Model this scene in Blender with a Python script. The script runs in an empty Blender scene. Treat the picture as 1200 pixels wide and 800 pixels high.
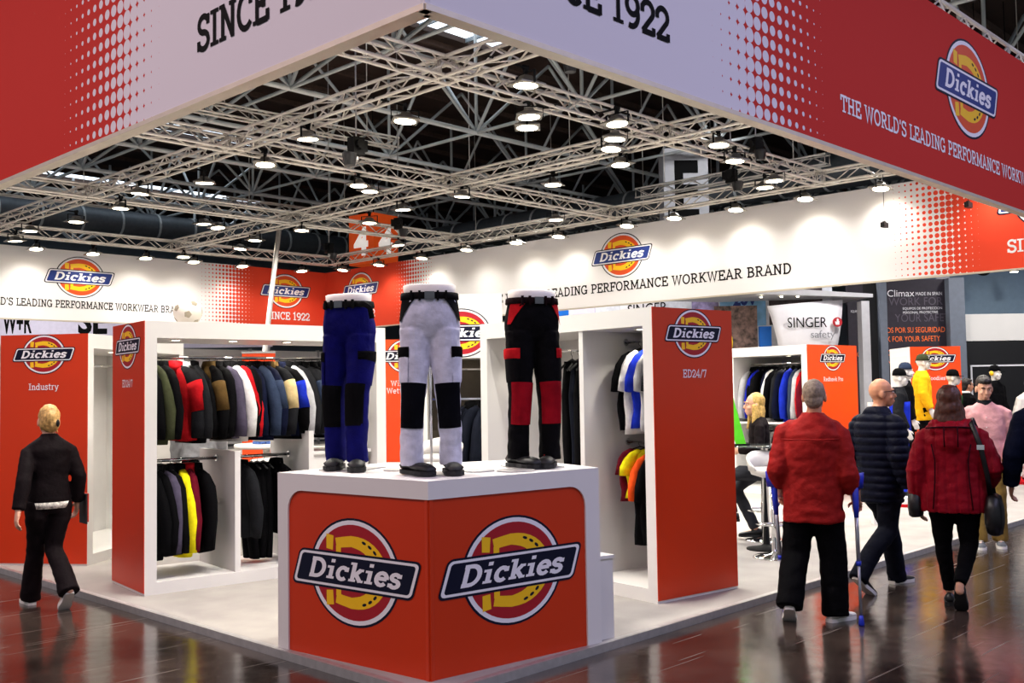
import bpy, bmesh, math, random
from mathutils import Vector, Matrix, Quaternion, noise
rnd = random.Random(7)
sc = bpy.context.scene
COL = sc.collection
R = math.radians
V = Vector
# ------------------------------------------------------------------ camera
# world: X runs away to the right along the stand, Y away to the left, origin under the lens
cam = bpy.data.cameras.new('camera'); camo = bpy.data.objects.new('camera', cam); COL.objects.link(camo)
yaw, pit, rol = R(44.093), R(2.8586), R(-.884)
fwd = V((math.cos(yaw)*math.cos(pit), math.sin(yaw)*math.cos(pit), math.sin(pit)))
rgt = V((math.sin(yaw), -math.cos(yaw), 0)); upv = rgt.cross(fwd)
rx = rgt*math.cos(rol) + upv*math.sin(rol); ux = -rgt*math.sin(rol) + upv*math.cos(rol)
camo.matrix_world = Matrix(((rx.x, ux.x, -fwd.x, 0), (rx.y, ux.y, -fwd.y, 0), (rx.z, ux.z, -fwd.z, 1.65), (0, 0, 0, 1)))
cam.sensor_width = 36; cam.lens = 1194.6/1200*36; cam.clip_end = 300; cam.clip_start = .05
sc.camera = camo
# ------------------------------------------------------------------ world, added fill lights, exposure
w = bpy.data.worlds.new('hall_daylight'); sc.world = w; w.use_nodes = True
bg = w.node_tree.nodes['Background']; bg.inputs[0].default_value = (.86, .92, 1, 1); bg.inputs[1].default_value = .4
def area(name, loc, size, energy, color, rot=(0, 0, 0)):
    l = bpy.data.lights.new(name, 'AREA'); l.shape = 'RECTANGLE'; l.size, l.size_y = size; l.energy = energy; l.color = color
    o = bpy.data.objects.new(name, l); o.location = loc; o.rotation_euler = rot; COL.objects.link(o)
    return o
area('aisle_fill_warm', (-2.5, 10, 8.6), (3, 20), 1050, (1, .75, .79))  # added fill over the left aisle, out of view, tints whites pink
area('aisle_fill_cool', (11, -2.5, 8.6), (20, 3), 1050, (.66, .63, 1))  # added fill over the right aisle, out of view, tints whites violet
LAMP_W = 260
for i, (x, y, z, e) in enumerate([(20.5, 8.2, 6.6, 900), (22.0, 13.5, 6.8, 900), (25, 6.5, 6.5, 900), (20.6, 19, 6.6, 700), (11, 32.5, 7.2, 1100), (4, 33, 7.2, 900)]):   # added lights without fixtures, brighten the neighbouring stands
    l = bpy.data.lights.new('neighbour_fill', 'SPOT'); l.energy = e; l.color = (1, .97, .93); l.spot_size = R(150); l.spot_blend = .7; l.shadow_soft_size = .3
    o = bpy.data.objects.new('neighbour_fill', l); o.location = (x, y, z); COL.objects.link(o)
sc.view_settings.view_transform = 'Standard'; sc.view_settings.look = 'None'
sc.view_settings.gamma = 1; sc.view_settings.exposure = 0.12; sc.view_settings.use_curve_mapping = False
sc.cycles.use_denoising = True; sc.cycles.max_bounces = 6; sc.cycles.diffuse_bounces = 3; sc.cycles.glossy_bounces = 3
sc.cycles.transmission_bounces = 4; sc.cycles.sample_clamp_indirect = 4; sc.cycles.caustics_reflective = False; sc.cycles.caustics_refractive = False
l = bpy.data.lights.new('sign_fill', 'SPOT'); l.energy = 500; l.spot_size = R(50); l.spot_blend = .5; l.shadow_soft_size = .2   # added spot without a fixture, brightens the hanging letter sign
o = bpy.data.objects.new('sign_fill', l); o.location = (24.2, 14.2, 9.2); o.rotation_euler = (V((26.5, 18.0, 7.9))-V(o.location)).to_track_quat('-Z', 'Y').to_euler(); COL.objects.link(o)
# ------------------------------------------------------------------ materials
def lin(h):
    if not isinstance(h, str): return tuple(h)
    h = h.lstrip('#'); c = [int(h[i:i+2], 16)/255 for i in (0, 2, 4)]
    return tuple(x/12.92 if x <= .04045 else ((x+.055)/1.055)**2.4 for x in c)
MATS = {}
def mat(name, hexc, rough=.6, metal=0, var=.12, scale=8, bump=.0, bscale=60, spec=.4, emit=None, es=0, trans=0, coat=0):
    if name in MATS: return MATS[name]
    m = bpy.data.materials.new(name); m.use_nodes = True; nt = m.node_tree; b = nt.nodes['Principled BSDF']
    c = lin(hexc)
    tc = nt.nodes.new('ShaderNodeTexCoord'); nz = nt.nodes.new('ShaderNodeTexNoise'); nz.inputs['Scale'].default_value = scale; nz.inputs['Detail'].default_value = 4
    nt.links.new(tc.outputs['Object'], nz.inputs['Vector'])
    rp = nt.nodes.new('ShaderNodeValToRGB'); e = rp.color_ramp.elements
    e[0].position = .3; e[0].color = (*[x*(1-var) for x in c], 1); e[1].position = .7; e[1].color = (*[min(1, x*(1+var)) for x in c], 1)
    nt.links.new(nz.outputs['Fac'], rp.inputs['Fac']); nt.links.new(rp.outputs['Color'], b.inputs['Base Color'])
    b.inputs['Roughness'].default_value = rough; b.inputs['Metallic'].default_value = metal; b.inputs['Specular IOR Level'].default_value = spec
    if coat: b.inputs['Coat Weight'].default_value = coat; b.inputs['Coat Roughness'].default_value = .08
    if trans: b.inputs['Transmission Weight'].default_value = trans
    if bump:
        n2 = nt.nodes.new('ShaderNodeTexNoise'); n2.inputs['Scale'].default_value = bscale; n2.inputs['Detail'].default_value = 3
        nt.links.new(tc.outputs['Object'], n2.inputs['Vector']); bp = nt.nodes.new('ShaderNodeBump'); bp.inputs['Strength'].default_value = bump; bp.inputs['Distance'].default_value = .01
        nt.links.new(n2.outputs['Fac'], bp.inputs['Height']); nt.links.new(bp.outputs['Normal'], b.inputs['Normal'])
    if emit: b.inputs['Emission Color'].default_value = (*lin(emit), 1); b.inputs['Emission Strength'].default_value = es
    MATS[name] = m; return m
def cloth(name, hexc, rough=.85): return mat('cloth_'+name, hexc, rough, var=.18, scale=14, bump=.35, bscale=45, spec=.06)
WHITE = mat('white_laminate', '#e9e6e2', .35, var=.02, scale=2)
ORANGE = mat('orange_print', '#cf350a', .38, var=.03, scale=1.5)
ORANGEB = mat('orange_print_bright', '#ee4a14', .4, var=.03, scale=1.5)
NAVY = mat('print_navy', '#070b26', .5, var=.03, spec=.2); PWHITE = mat('print_white', '#f2f0f4', .45, var=.01)
PRED = mat('print_crimson', '#a81424', .45, var=.03); PYEL = mat('print_yellow', '#ffc81a', .45, var=.02); PBLACK = mat('print_black', '#040405', .7, var=.02, spec=.1)
PRORG = mat('print_vermilion', '#e2511f', .45, var=.03); PBLUE = mat('print_blue', '#16307c', .45, var=.03)
ALU = mat('aluminium', '#efe9df', .35, .25, var=.08, scale=20); ALUD = mat('aluminium_grey', '#b9b6b4', .42, .6, var=.1, scale=20)
STEEL = mat('painted_steel', '#c3c9cb', .5, .05, var=.15, scale=3); STEELW = mat('painted_steel_white', '#eef1f1', .5, .05, var=.1, scale=3)
CHROME = mat('chrome', '#dedede', .08, 1, var=.02); BLACKM = mat('black_metal', '#060607', .7, 0, var=.2, spec=.2); BLACKP = mat('black_plastic', '#121214', .45, var=.1)
SIGNW = mat('sign_white_glow', '#f4f1ee', .5, emit='#fff4ea', es=.5)  # white figure glows by itself, added to lift its brightness
LENS = mat('lamp_glass', '#fff4d8', .3, emit='#fff1cf', es=16)
SKIN = mat('skin', '#c98e70', .5, var=.08, scale=10); SKINP = mat('skin_pale', '#dba588', .5, var=.08, scale=10)
MANQ = mat('mannequin_white', '#ece6dc', .35, var=.02)
# ------------------------------------------------------------------ mesh helpers
class MB:
    def __init__(s): s.v = []; s.f = []; s.mi = []; s.m = 0
    def add(s, vs, fs):
        o = len(s.v); s.v += [tuple(x) for x in vs]
        for f in fs: s.f.append(tuple(i+o for i in f)); s.mi.append(s.m)
        return s
    def box(s, c, d, rz=0, M=None):
        x, y, z = d[0]/2, d[1]/2, d[2]/2; c = V(c)
        vs = [V((a, b, e)) for e in (-z, z) for b in (-y, y) for a in (-x, x)]
        if rz: vs = [Matrix.Rotation(rz, 3, 'Z') @ q for q in vs]
        if M is not None: vs = [M @ q for q in vs]
        return s.add([q+c for q in vs], [(0, 2, 3, 1), (4, 5, 7, 6), (0, 1, 5, 4), (2, 6, 7, 3), (0, 4, 6, 2), (1, 3, 7, 5)])
    def span(s, a, b): # box between two corners
        return s.box([(a[i]+b[i])/2 for i in range(3)], [abs(b[i]-a[i]) for i in range(3)])
    def loft(s, rings, cap=True, closed=True):
        n = len(rings[0]); o = len(s.v)
        for r in rings: s.v += [tuple(p) for p in r]
        for i in range(len(rings)-1):
            for j in range(n if closed else n-1):
                k = (j+1) % n; s.f.append((o+i*n+j, o+i*n+k, o+(i+1)*n+k, o+(i+1)*n+j)); s.mi.append(s.m)
        if cap and closed:
            s.f.append(tuple(o+j for j in range(n))[::-1]); s.mi.append(s.m)
            s.f.append(tuple(o+(len(rings)-1)*n+j for j in range(n))); s.mi.append(s.m)
        return s
    def tube(s, pts, r, n=8, flat=1, side=None, cap=True):
        pts = [V(p) for p in pts]; rs = r if isinstance(r, (list, tuple)) else [r]*len(pts); rings = []; pu = None
        for i, p in enumerate(pts):
            t = (pts[min(i+1, len(pts)-1)]-pts[max(i-1, 0)]).normalized()
            ref = V(side) if side is not None else (pu if pu else (V((0, 0, 1)) if abs(t.z) < .9 else V((0, 1, 0))))
            u = (ref - t*ref.dot(t)).normalized(); pu = u; q = t.cross(u)
            ra = rs[i]; a, b = ra if isinstance(ra, (list, tuple)) else (ra, ra*flat)
            rings.append([p + u*math.cos(2*math.pi*j/n)*a + q*math.sin(2*math.pi*j/n)*b for j in range(n)])
        return s.loft(rings, cap)
    def capsule(s, pts, rs, n=8):
        pts = [V(p) for p in pts]; rs = list(rs)
        a, b = (pts[0]-pts[1]).normalized(), (pts[-1]-pts[-2]).normalized()
        P = [pts[0]+a*rs[0]*.9, pts[0]+a*rs[0]*.5]+pts+[pts[-1]+b*rs[-1]*.5, pts[-1]+b*rs[-1]*.9]
        return s.tube(P, [rs[0]*.4, rs[0]*.85]+rs+[rs[-1]*.85, rs[-1]*.4], n)
    def ell(s, c, r, n=12, m=8, M=None):
        c = V(c); rings = []
        for i in range(m+1):
            ph = -math.pi/2 + math.pi*(i+.0)/m; ph = max(-1.54, min(1.54, ph)); q = []
            for j in range(n):
                th = 2*math.pi*j/n; p = V((math.cos(ph)*math.cos(th)*r[0], math.cos(ph)*math.sin(th)*r[1], math.sin(ph)*r[2]))
                q.append((M @ p if M is not None else p)+c)
            rings.append(q)
        return s.loft(rings)
    def lathe(s, prof, n=24, c=(0, 0, 0)):
        return s.loft([[(c[0]+r*math.cos(2*math.pi*j/n), c[1]+r*math.sin(2*math.pi*j/n), c[2]+z) for j in range(n)] for r, z in prof])
    def poly(s, pts2, z=0): # flat polygon in local xy
        return s.add([(p[0], p[1], z) for p in pts2], [tuple(range(len(pts2)))])
    def prism(s, pts2, z0, z1):
        n = len(pts2); return s.loft([[(p[0], p[1], z0) for p in pts2], [(p[0], p[1], z1) for p in pts2]])
    def mesh(s, name, mats, smooth=False):
        me = bpy.data.meshes.new(name); me.from_pydata(s.v, [], s.f); me.validate(clean_customdata=False)
        for m in (mats if isinstance(mats, (list, tuple)) else [mats]): me.materials.append(m)
        if len(me.polygons) == len(s.mi): me.polygons.foreach_set('material_index', s.mi)
        if smooth: me.polygons.foreach_set('use_smooth', [True]*len(me.polygons))
        me.update(); return me
    def build(s, name, mats, parent=None, smooth=False, **k):
        return link(name, s.mesh(name, mats, smooth), parent, **k)
def link(name, me, parent=None, loc=None, rot=None, M=None, label=None):
    o = bpy.data.objects.new(name, me); COL.objects.link(o)
    if parent: o.parent = parent
    if M is not None: o.matrix_local = M
    if loc is not None: o.location = loc
    if rot is not None: o.rotation_euler = rot
    if label: o['label'] = label
    return o
def tag(o, label=None, cat=None, group=None, kind=None):
    if label: o['label'] = label
    if cat: o['category'] = cat
    if group: o['group'] = group
    if kind: o['kind'] = kind
    return o
def thing(name, label, cat, loc=(0, 0, 0), rz=0, group=None, kind=None):
    o = bpy.data.objects.new(name, None); COL.objects.link(o); o.location = loc; o.rotation_euler = (0, 0, rz); o.empty_display_size = .2
    return tag(o, label, cat, group, kind)
def kids(o): return [c for c in o.children]
def copy_tree(o, parent=None, **k):
    c = o.copy(); COL.objects.link(c)
    if parent: c.parent = parent
    for ch in o.children: copy_tree(ch, c)
    return c
def frame(o, x, y, z): # matrix from origin and three axes
    x, y, z, o = V(x), V(y), V(z), V(o)
    return Matrix(((x.x, y.x, z.x, o.x), (x.y, y.y, z.y, o.y), (x.z, y.z, z.z, o.z), (0, 0, 0, 1)))
def facing(o, xdir): # flat print: local x along xdir, local y up, local z out of the surface
    x = V(xdir).normalized(); return frame(o, x, (0, 0, 1), x.cross(V((0, 0, 1))))
# ------------------------------------------------------------------ lettering
def arc(cx, cy, ax, ay, a0, a1, n=12): return [(cx+ax*math.cos(R(a0+(a1-a0)*i/n)), cy+ay*math.sin(R(a0+(a1-a0)*i/n))) for i in range(n+1)]
A_ = arc
GL = { # advance, strokes (centre lines, cap height 1), serifs (x, y, half width)
 'I': (.5, [[(.25, 0), (.25, 1)]], [(.25, 0, .22), (.25, 1, .22)]),
 'E': (.78, [[(.2, 0), (.2, 1)], [(.2, .95), (.7, .95)], [(.2, .05), (.72, .05)], [(.2, .51), (.52, .51)], [(.69, .7), (.69, 1)], [(.71, 0), (.71, .3)], [(.52, .38), (.52, .64)]], [(.12, 0, .12), (.12, 1, .12)]),
 'F': (.74, [[(.2, 0), (.2, 1)], [(.2, .95), (.7, .95)], [(.2, .5), (.52, .5)], [(.69, .7), (.69, 1)], [(.52, .38), (.52, .64)]], [(.22, 0, .22), (.12, 1, .12)]),
 'L': (.72, [[(.22, 0), (.22, 1)], [(.2, .05), (.68, .05)], [(.67, 0), (.67, .32)]], [(.22, 0, .2), (.22, 1, .2)]),
 'T': (.78, [[(.39, 0), (.39, 1)], [(.05, .95), (.73, .95)], [(.06, .68), (.06, 1)], [(.72, .68), (.72, 1)]], [(.39, 0, .2)]),
 'H': (.95, [[(.22, 0), (.22, 1)], [(.73, 0), (.73, 1)], [(.22, .5), (.73, .5)]], [(.22, 0, .18), (.22, 1, .18), (.73, 0, .18), (.73, 1, .18)]),
 'N': (.92, [[(.2, 0), (.2, 1)], [(.72, 0), (.72, 1)], [(.2, .96), (.72, .04)]], [(.2, 0, .18), (.16, 1, .14), (.72, 1, .18)]),
 'M': (1.1, [[(.2, 0), (.2, 1)], [(.9, 0), (.9, 1)], [(.2, .96), (.55, .2), (.9, .96)]], [(.2, 0, .18), (.16, 1, .14), (.9, 0, .18), (.94, 1, .14)]),
 'W': (1.2, [[(.14, 1), (.36, .03), (.6, .92), (.84, .03), (1.06, 1)]], [(.14, 1, .17), (.6, .96, .1), (1.06, 1, .15)]),
 'A': (.9, [[(.13, 0), (.45, .97), (.77, 0)], [(.25, .32), (.65, .32)]], [(.13, 0, .16), (.77, 0, .16), (.4, 1, .1)]),
 'K': (.92, [[(.22, 0), (.22, 1)], [(.72, .97), (.27, .42)], [(.4, .56), (.75, .03)]], [(.22, 0, .18), (.22, 1, .18), (.72, 1, .15), (.77, 0, .15)]),
 'O': (.92, [A_(.46, .5, .35, .45, 0, 360, 22)], []),
 'C': (.84, [A_(.46, .5, .35, .45, 48, 318, 16), [(.71, .66), (.71, 1)]], []),
 'G': (.92, [A_(.46, .5, .35, .45, 48, 330, 16), [(.71, .66), (.71, 1)], [(.76, .03), (.76, .42)], [(.52, .42), (.88, .42)]], []),
 'S': (.74, [A_(.37, .73, .25, .22, 30, 270, 12)+A_(.37, .27, .27, .23, 90, -150, 12), [(.62, .7), (.62, .98)], [(.11, .02), (.11, .3)]], []),
 'D': (.92, [[(.22, 0), (.22, 1)], [(.1, .95)]+A_(.42, .5, .36, .45, 90, -90, 12)+[(.1, .05)]], []),
 'P': (.8, [[(.22, 0), (.22, 1)], [(.06, .95)]+A_(.44, .7, .26, .25, 90, -90, 10)+[(.22, .45)]], [(.22, 0, .2)]),
 'R': (.9, [[(.22, 0), (.22, 1)], [(.06, .95)]+A_(.44, .72, .25, .23, 90, -90, 10)+[(.22, .49)], [(.44, .49), (.7, .05)]], [(.22, 0, .18), (.76, 0, .13)]),
 'B': (.84, [[(.22, 0), (.22, 1)], [(.06, .95)]+A_(.42, .73, .24, .22, 90, -90, 9)+[(.22, .51)]+A_(.44, .28, .29, .23, 90, -90, 9)+[(.06, .05)]], []),
 "'": (.3, [[(.15, 1), (.13, .7)]], []), ' ': (.42, [], []), '-': (.5, [[(.08, .36), (.42, .36)]], []), '/': (.5, [[(.04, -.05), (.46, 1.05)]], []), '+': (.8, [[(.1, .45), (.7, .45)], [(.4, .15), (.4, .75)]], []),
 '1': (.62, [[(.33, 0), (.33, 1), (.1, .84)]], [(.33, 0, .23)]),
 '2': (.72, [A_(.36, .7, .26, .25, 165, -35, 12)+[(.1, .06)], [(.08, .06), (.64, .06)], [(.63, 0), (.63, .24)], [(.1, .62), (.1, .84)]], []),
 '9': (.74, [A_(.37, .68, .26, .27, 0, 360, 18), [(.63, .68)]+A_(.3, .42, .33, .37, 20, -110, 10)], []),
 '4': (.78, [[(.52, 0), (.52, 1), (.08, .3), (.74, .3)]], [(.52, 0, .18)]), '7': (.7, [[(.08, .94), (.64, .94), (.3, 0)], [(.09, .72), (.09, 1)]], []),
 'i': (.46, [[(.24, 0), (.24, .68)], [(.24, .86), (.24, 1.04)]], [(.24, 0, .19), (.14, .68, .12)]),
 'c': (.62, [A_(.34, .35, .23, .31, 50, 315, 12), [(.52, .46), (.52, .7)]], []),
 'k': (.76, [[(.22, 0), (.22, 1)], [(.58, .66), (.27, .3)], [(.36, .4), (.62, .03)]], [(.22, 0, .17), (.14, 1, .12), (.58, .7, .13), (.63, 0, .13)]),
 'e': (.66, [A_(.34, .35, .24, .31, 0, 320, 14), [(.1, .37), (.58, .37)]], []),
 's': (.56, [A_(.28, .52, .17, .15, 30, 270, 9)+A_(.28, .19, .19, .17, 90, -150, 9), [(.46, .5), (.46, .7)], [(.09, 0), (.09, .2)]], []),
 'n': (.76, [[(.2, 0), (.2, .7)], [(.2, .4)]+A_(.38, .46, .2, .2, 150, 0, 8)+[(.58, 0)]], [(.2, 0, .17), (.12, .7, .1), (.58, 0, .16)]),
 'h': (.76, [[(.2, 0), (.2, 1)], [(.2, .4)]+A_(.38, .46, .2, .2, 150, 0, 8)+[(.58, 0)]], [(.2, 0, .17), (.12, 1, .1), (.58, 0, .16)]),
 'd': (.76, [A_(.33, .35, .23, .31, 0, 360, 16), [(.57, 0), (.57, 1)]], [(.64, 0, .12), (.5, 1, .12)]),
 'u': (.76, [[(.18, .7), (.18, .25)]+A_(.37, .25, .19, .21, 180, 330, 8), [(.57, 0), (.57, .7)]], [(.12, .7, .11), (.52, .7, .11), (.64, 0, .1)]),
 't': (.52, [[(.24, .95), (.24, .2)]+A_(.36, .18, .12, .14, 180, 300, 6), [(.06, .68), (.46, .68)]], []),
 'r': (.56, [[(.2, 0), (.2, .7)], [(.2, .4)]+A_(.38, .46, .2, .2, 150, 60, 6)], [(.2, 0, .17), (.12, .7, .1)]),
 'y': (.72, [[(.12, .7), (.36, .03)], [(.62, .7), (.32, -.18), (.12, -.24)]], [(.12, .7, .14), (.62, .7, .14)]),
 'z': (.6, [[(.08, .65), (.5, .65), (.08, .05), (.52, .05)], [(.09, .5), (.09, .7)], [(.51, 0), (.51, .2)]], []),
 'a': (.7, [A_(.32, .3, .22, .26, 0, 360, 16), [(.14, .62), (.36, .66), (.54, .5), (.54, 0)]], [(.6, 0, .1)]), 'w': (.98, [[(.12, .7), (.3, .03), (.48, .6), (.66, .03), (.84, .7)]], [(.12, .7, .13), (.84, .7, .13)]),
 'o': (.68, [A_(.34, .35, .24, .31, 0, 360, 16)], []), 'l': (.44, [[(.22, 0), (.22, 1)]], [(.22, 0, .17), (.14, 1, .12)]),
}
def stroke(mb, pts, wd, z, T):
    n = len(pts); P = [V((p[0], p[1], 0)) for p in pts]; L = []; Rr = []
    closed = n > 3 and (P[0]-P[-1]).length < 1e-4
    for i in range(n):
        a = P[i-1] if i > 0 else (P[-2] if closed else None); b = P[i+1] if i < n-1 else (P[1] if closed else None)
        d1 = (P[i]-a).normalized() if a is not None else None; d2 = (b-P[i]).normalized() if b is not None else None
        d1 = d1 or d2; d2 = d2 or d1; n1 = V((-d1.y, d1.x, 0)); n2 = V((-d2.y, d2.x, 0)); m = (n1+n2)
        m = m.normalized() if m.length > 1e-3 else n1; k = min(2.2, 1/max(.35, m.dot(n1)))
        L.append(P[i]+m*wd/2*k); Rr.append(P[i]-m*wd/2*k)
    for i in range(n-1):
        q = [T(Rr[i]), T(Rr[i+1]), T(L[i+1]), T(L[i])]; mb.add([(a, b, z) for a, b in q], [(0, 1, 2, 3)])
def slab_text(mb, s, x0, y0, cap, width=None, wt=.16, sw=.1, slant=0, z=.002, center=False, track=0):
    tot = sum(GL[c][0]+track for c in s); kx = (width/tot) if width else cap
    xo = x0 - (tot*kx/2 if center else 0); zz = z
    for c in s:
        adv, st, se = GL[c]
        T = lambda p, xo=xo: (xo + p[0]*kx + slant*(p[1]*cap), y0 + p[1]*cap)
        for q in st: stroke(mb, q, wt, zz, T); zz += .00012
        for (sx, sy, hw) in se:
            yy = sw/2 if sy < .02 else sy - sw/2; stroke(mb, [(sx-hw, yy), (sx+hw, yy)], sw, zz, T); zz += .00012
        xo += (adv+track)*kx
        zz = z + (zz-z) % .0011
    return tot*kx
FONT_CACHE = {}
def sans_mesh(txt, size, mats, name='lettering', extrude=.001, align='CENTER', shear=0, bold=0):
    cu = bpy.data.curves.new(name, 'FONT'); cu.body = txt; cu.size = size; cu.align_x = align; cu.extrude = extrude; cu.shear = shear; cu.offset = bold; cu.resolution_u = 3
    o = bpy.data.objects.new(name, cu); COL.objects.link(o); dg = bpy.context.evaluated_depsgraph_get()
    me = bpy.data.meshes.new_from_object(o.evaluated_get(dg)); bpy.data.objects.remove(o); bpy.data.curves.remove(cu)
    me.materials.clear(); me.materials.append(mats); me.name = name; return me
def ring_poly(mb, r0, r1, z, n=48, cx=0, cy=0):
    for i in range(n):
        a, b = 2*math.pi*i/n, 2*math.pi*(i+1)/n
        mb.add([(cx+r*math.cos(t), cy+r*math.sin(t), z) for r, t in ((r0, a), (r1, a), (r1, b), (r0, b))], [(0, 1, 2, 3)])
def rrect(hw, hh, sl, rad, n=4): # slanted rounded plate outline
    out = []
    for cx, cy, a0 in ((hw-rad, hh-rad, 0), (-hw+rad, hh-rad, 90), (-hw+rad, -hh+rad, 180), (hw-rad, -hh+rad, 270)):
        for i in range(n+1):
            a = R(a0+90*i/n); y = cy+rad*math.sin(a); out.append((cx+rad*math.cos(a)+sl*y, y))
    return out
def logo_mesh(name, disc, outline, plate, hole):
    mb = MB(); e = .004
    mb.m = 0; mb.poly(arc(0, 0, 1.075, 1.075, 0, 360*47/48, 47), e); mb.m = 1; mb.poly(arc(0, 0, 1.03, 1.03, 0, 360*47/48, 47), e*2)
    mb.m = 2; mb.poly(arc(0, 0, .945, .945, 0, 360*47/48, 47), e*3)
    mb.m = 3 # horseshoe: open to the left, closed round the right
    path = [(-.42, .55)]+[(-.25, .58), (-.05, .61)]+arc(.0, 0, .64, .60, 82, -82, 16)+[(-.05, -.61), (-.25, -.58), (-.42, -.55)]
    wds = [.10, .105, .11]+[.12+.035*math.sin(math.pi*i/16) for i in range(17)]+[.11, .105, .10]
    n = len(path); Ls = []; Rs = []
    for i in range(n):
        a = V(path[max(i-1, 0)]); b = V(path[min(i+1, n-1)]); d = (b-a).normalized(); nn = V((-d.y, d.x)); p = V(path[i]); Ls.append(p+nn*wds[i]); Rs.append(p-nn*wds[i])
    for i in range(n-1): mb.add([(*Rs[i], e*4), (*Rs[i+1], e*4), (*Ls[i+1], e*4), (*Ls[i], e*4)], [(0, 1, 2, 3)])
    for sy in (1, -1):
        q = [(-.66, .42), (-.5, .40), (-.48, .69), (-.66, .72)]; q = q if sy > 0 else [(x, -y) for x, y in q][::-1]; mb.poly(q, e*4)
    mb.add([(-.42, -.5, e*4.3), (-.3, -.5, e*4.3), (-.3, .5, e*4.3), (-.42, .5, e*4.3)], [(0, 1, 2, 3)])
    mb.m = 4
    for t in (68, 55, 42, 30, -30, -42, -55, -68):
        cx, cy = .68*math.cos(R(t)), .65*math.sin(R(t)); d = R(t)+math.pi/2
        mb.poly([(cx+.055*math.cos(a)*math.cos(d)-.03*math.sin(a)*math.sin(d), cy+.055*math.cos(a)*math.sin(d)+.03*math.sin(a)*math.cos(d)) for a in [R(45*i) for i in range(8)]], e*5)
    mb.m = 0; mb.poly(rrect(1.45, .375, .3, .12), e*6); mb.m = 1; mb.poly(rrect(1.41, .33, .3, .09), e*7); mb.m = 5; mb.poly(rrect(1.35, .28, .3, .06), e*8)
    mb.m = 1; slab_text(mb, 'Dickies', -1.15, -.18, .385, 2.22, wt=.2, sw=.13, slant=.28, z=e*9, track=.02)
    return mb.mesh(name, [outline, PWHITE, disc, PYEL, hole, plate])
LOGO_A = logo_mesh('brand_roundel', PRED, NAVY, NAVY, NAVY)          # on the orange panels
LOGO_B = logo_mesh('brand_roundel_bright', PRORG, NAVY, PBLUE, NAVY) # on the fabric banners
def put_logo(parent, o, xdir, r, me=LOGO_A, name='roundel_logo', sx=1.2):
    l = link(name, me, parent); l.matrix_local = facing(o, xdir) @ Matrix.Diagonal((r*sx, r, max(.12, r*.3), 1)); return l
def put_slab(parent, txt, o, xdir, cap, width=None, mt=PWHITE, wt=.16, sw=.1, center=False, name='lettering', z=.002):
    tot = sum(GL[c][0] for c in txt); kx = width/tot if width else cap; x = -tot*kx/2 if center else 0
    for wd in txt.split(' '):   # one piece of print for each word
        wl = sum(GL[c][0] for c in wd)*kx; mb = MB(); slab_text(mb, wd, x, 0, cap, wl, wt, sw, z=z); l = mb.build(name, mt, parent, M=facing(o, xdir)); x += wl+GL[' '][0]*kx
    return l
def put_sans(parent, txt, o, xdir, size, mt=PBLACK, align='LEFT', name='lettering', shear=0, bold=0, sx=1):
    l = link(name, sans_mesh(txt, size, mt, name, .001, align, shear, bold), parent); l.matrix_local = facing(o, xdir) @ Matrix.Diagonal((sx, 1, 1, 1)); return l
# ------------------------------------------------------------------ node helper
def N(nt, op, *ins):
    n = nt.nodes.new('ShaderNodeMath'); n.operation = op
    for i, v in enumerate(ins):
        if isinstance(v, (int, float)): n.inputs[i].default_value = v
        else: nt.links.new(v, n.inputs[i])
    return n.outputs[0]
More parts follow.
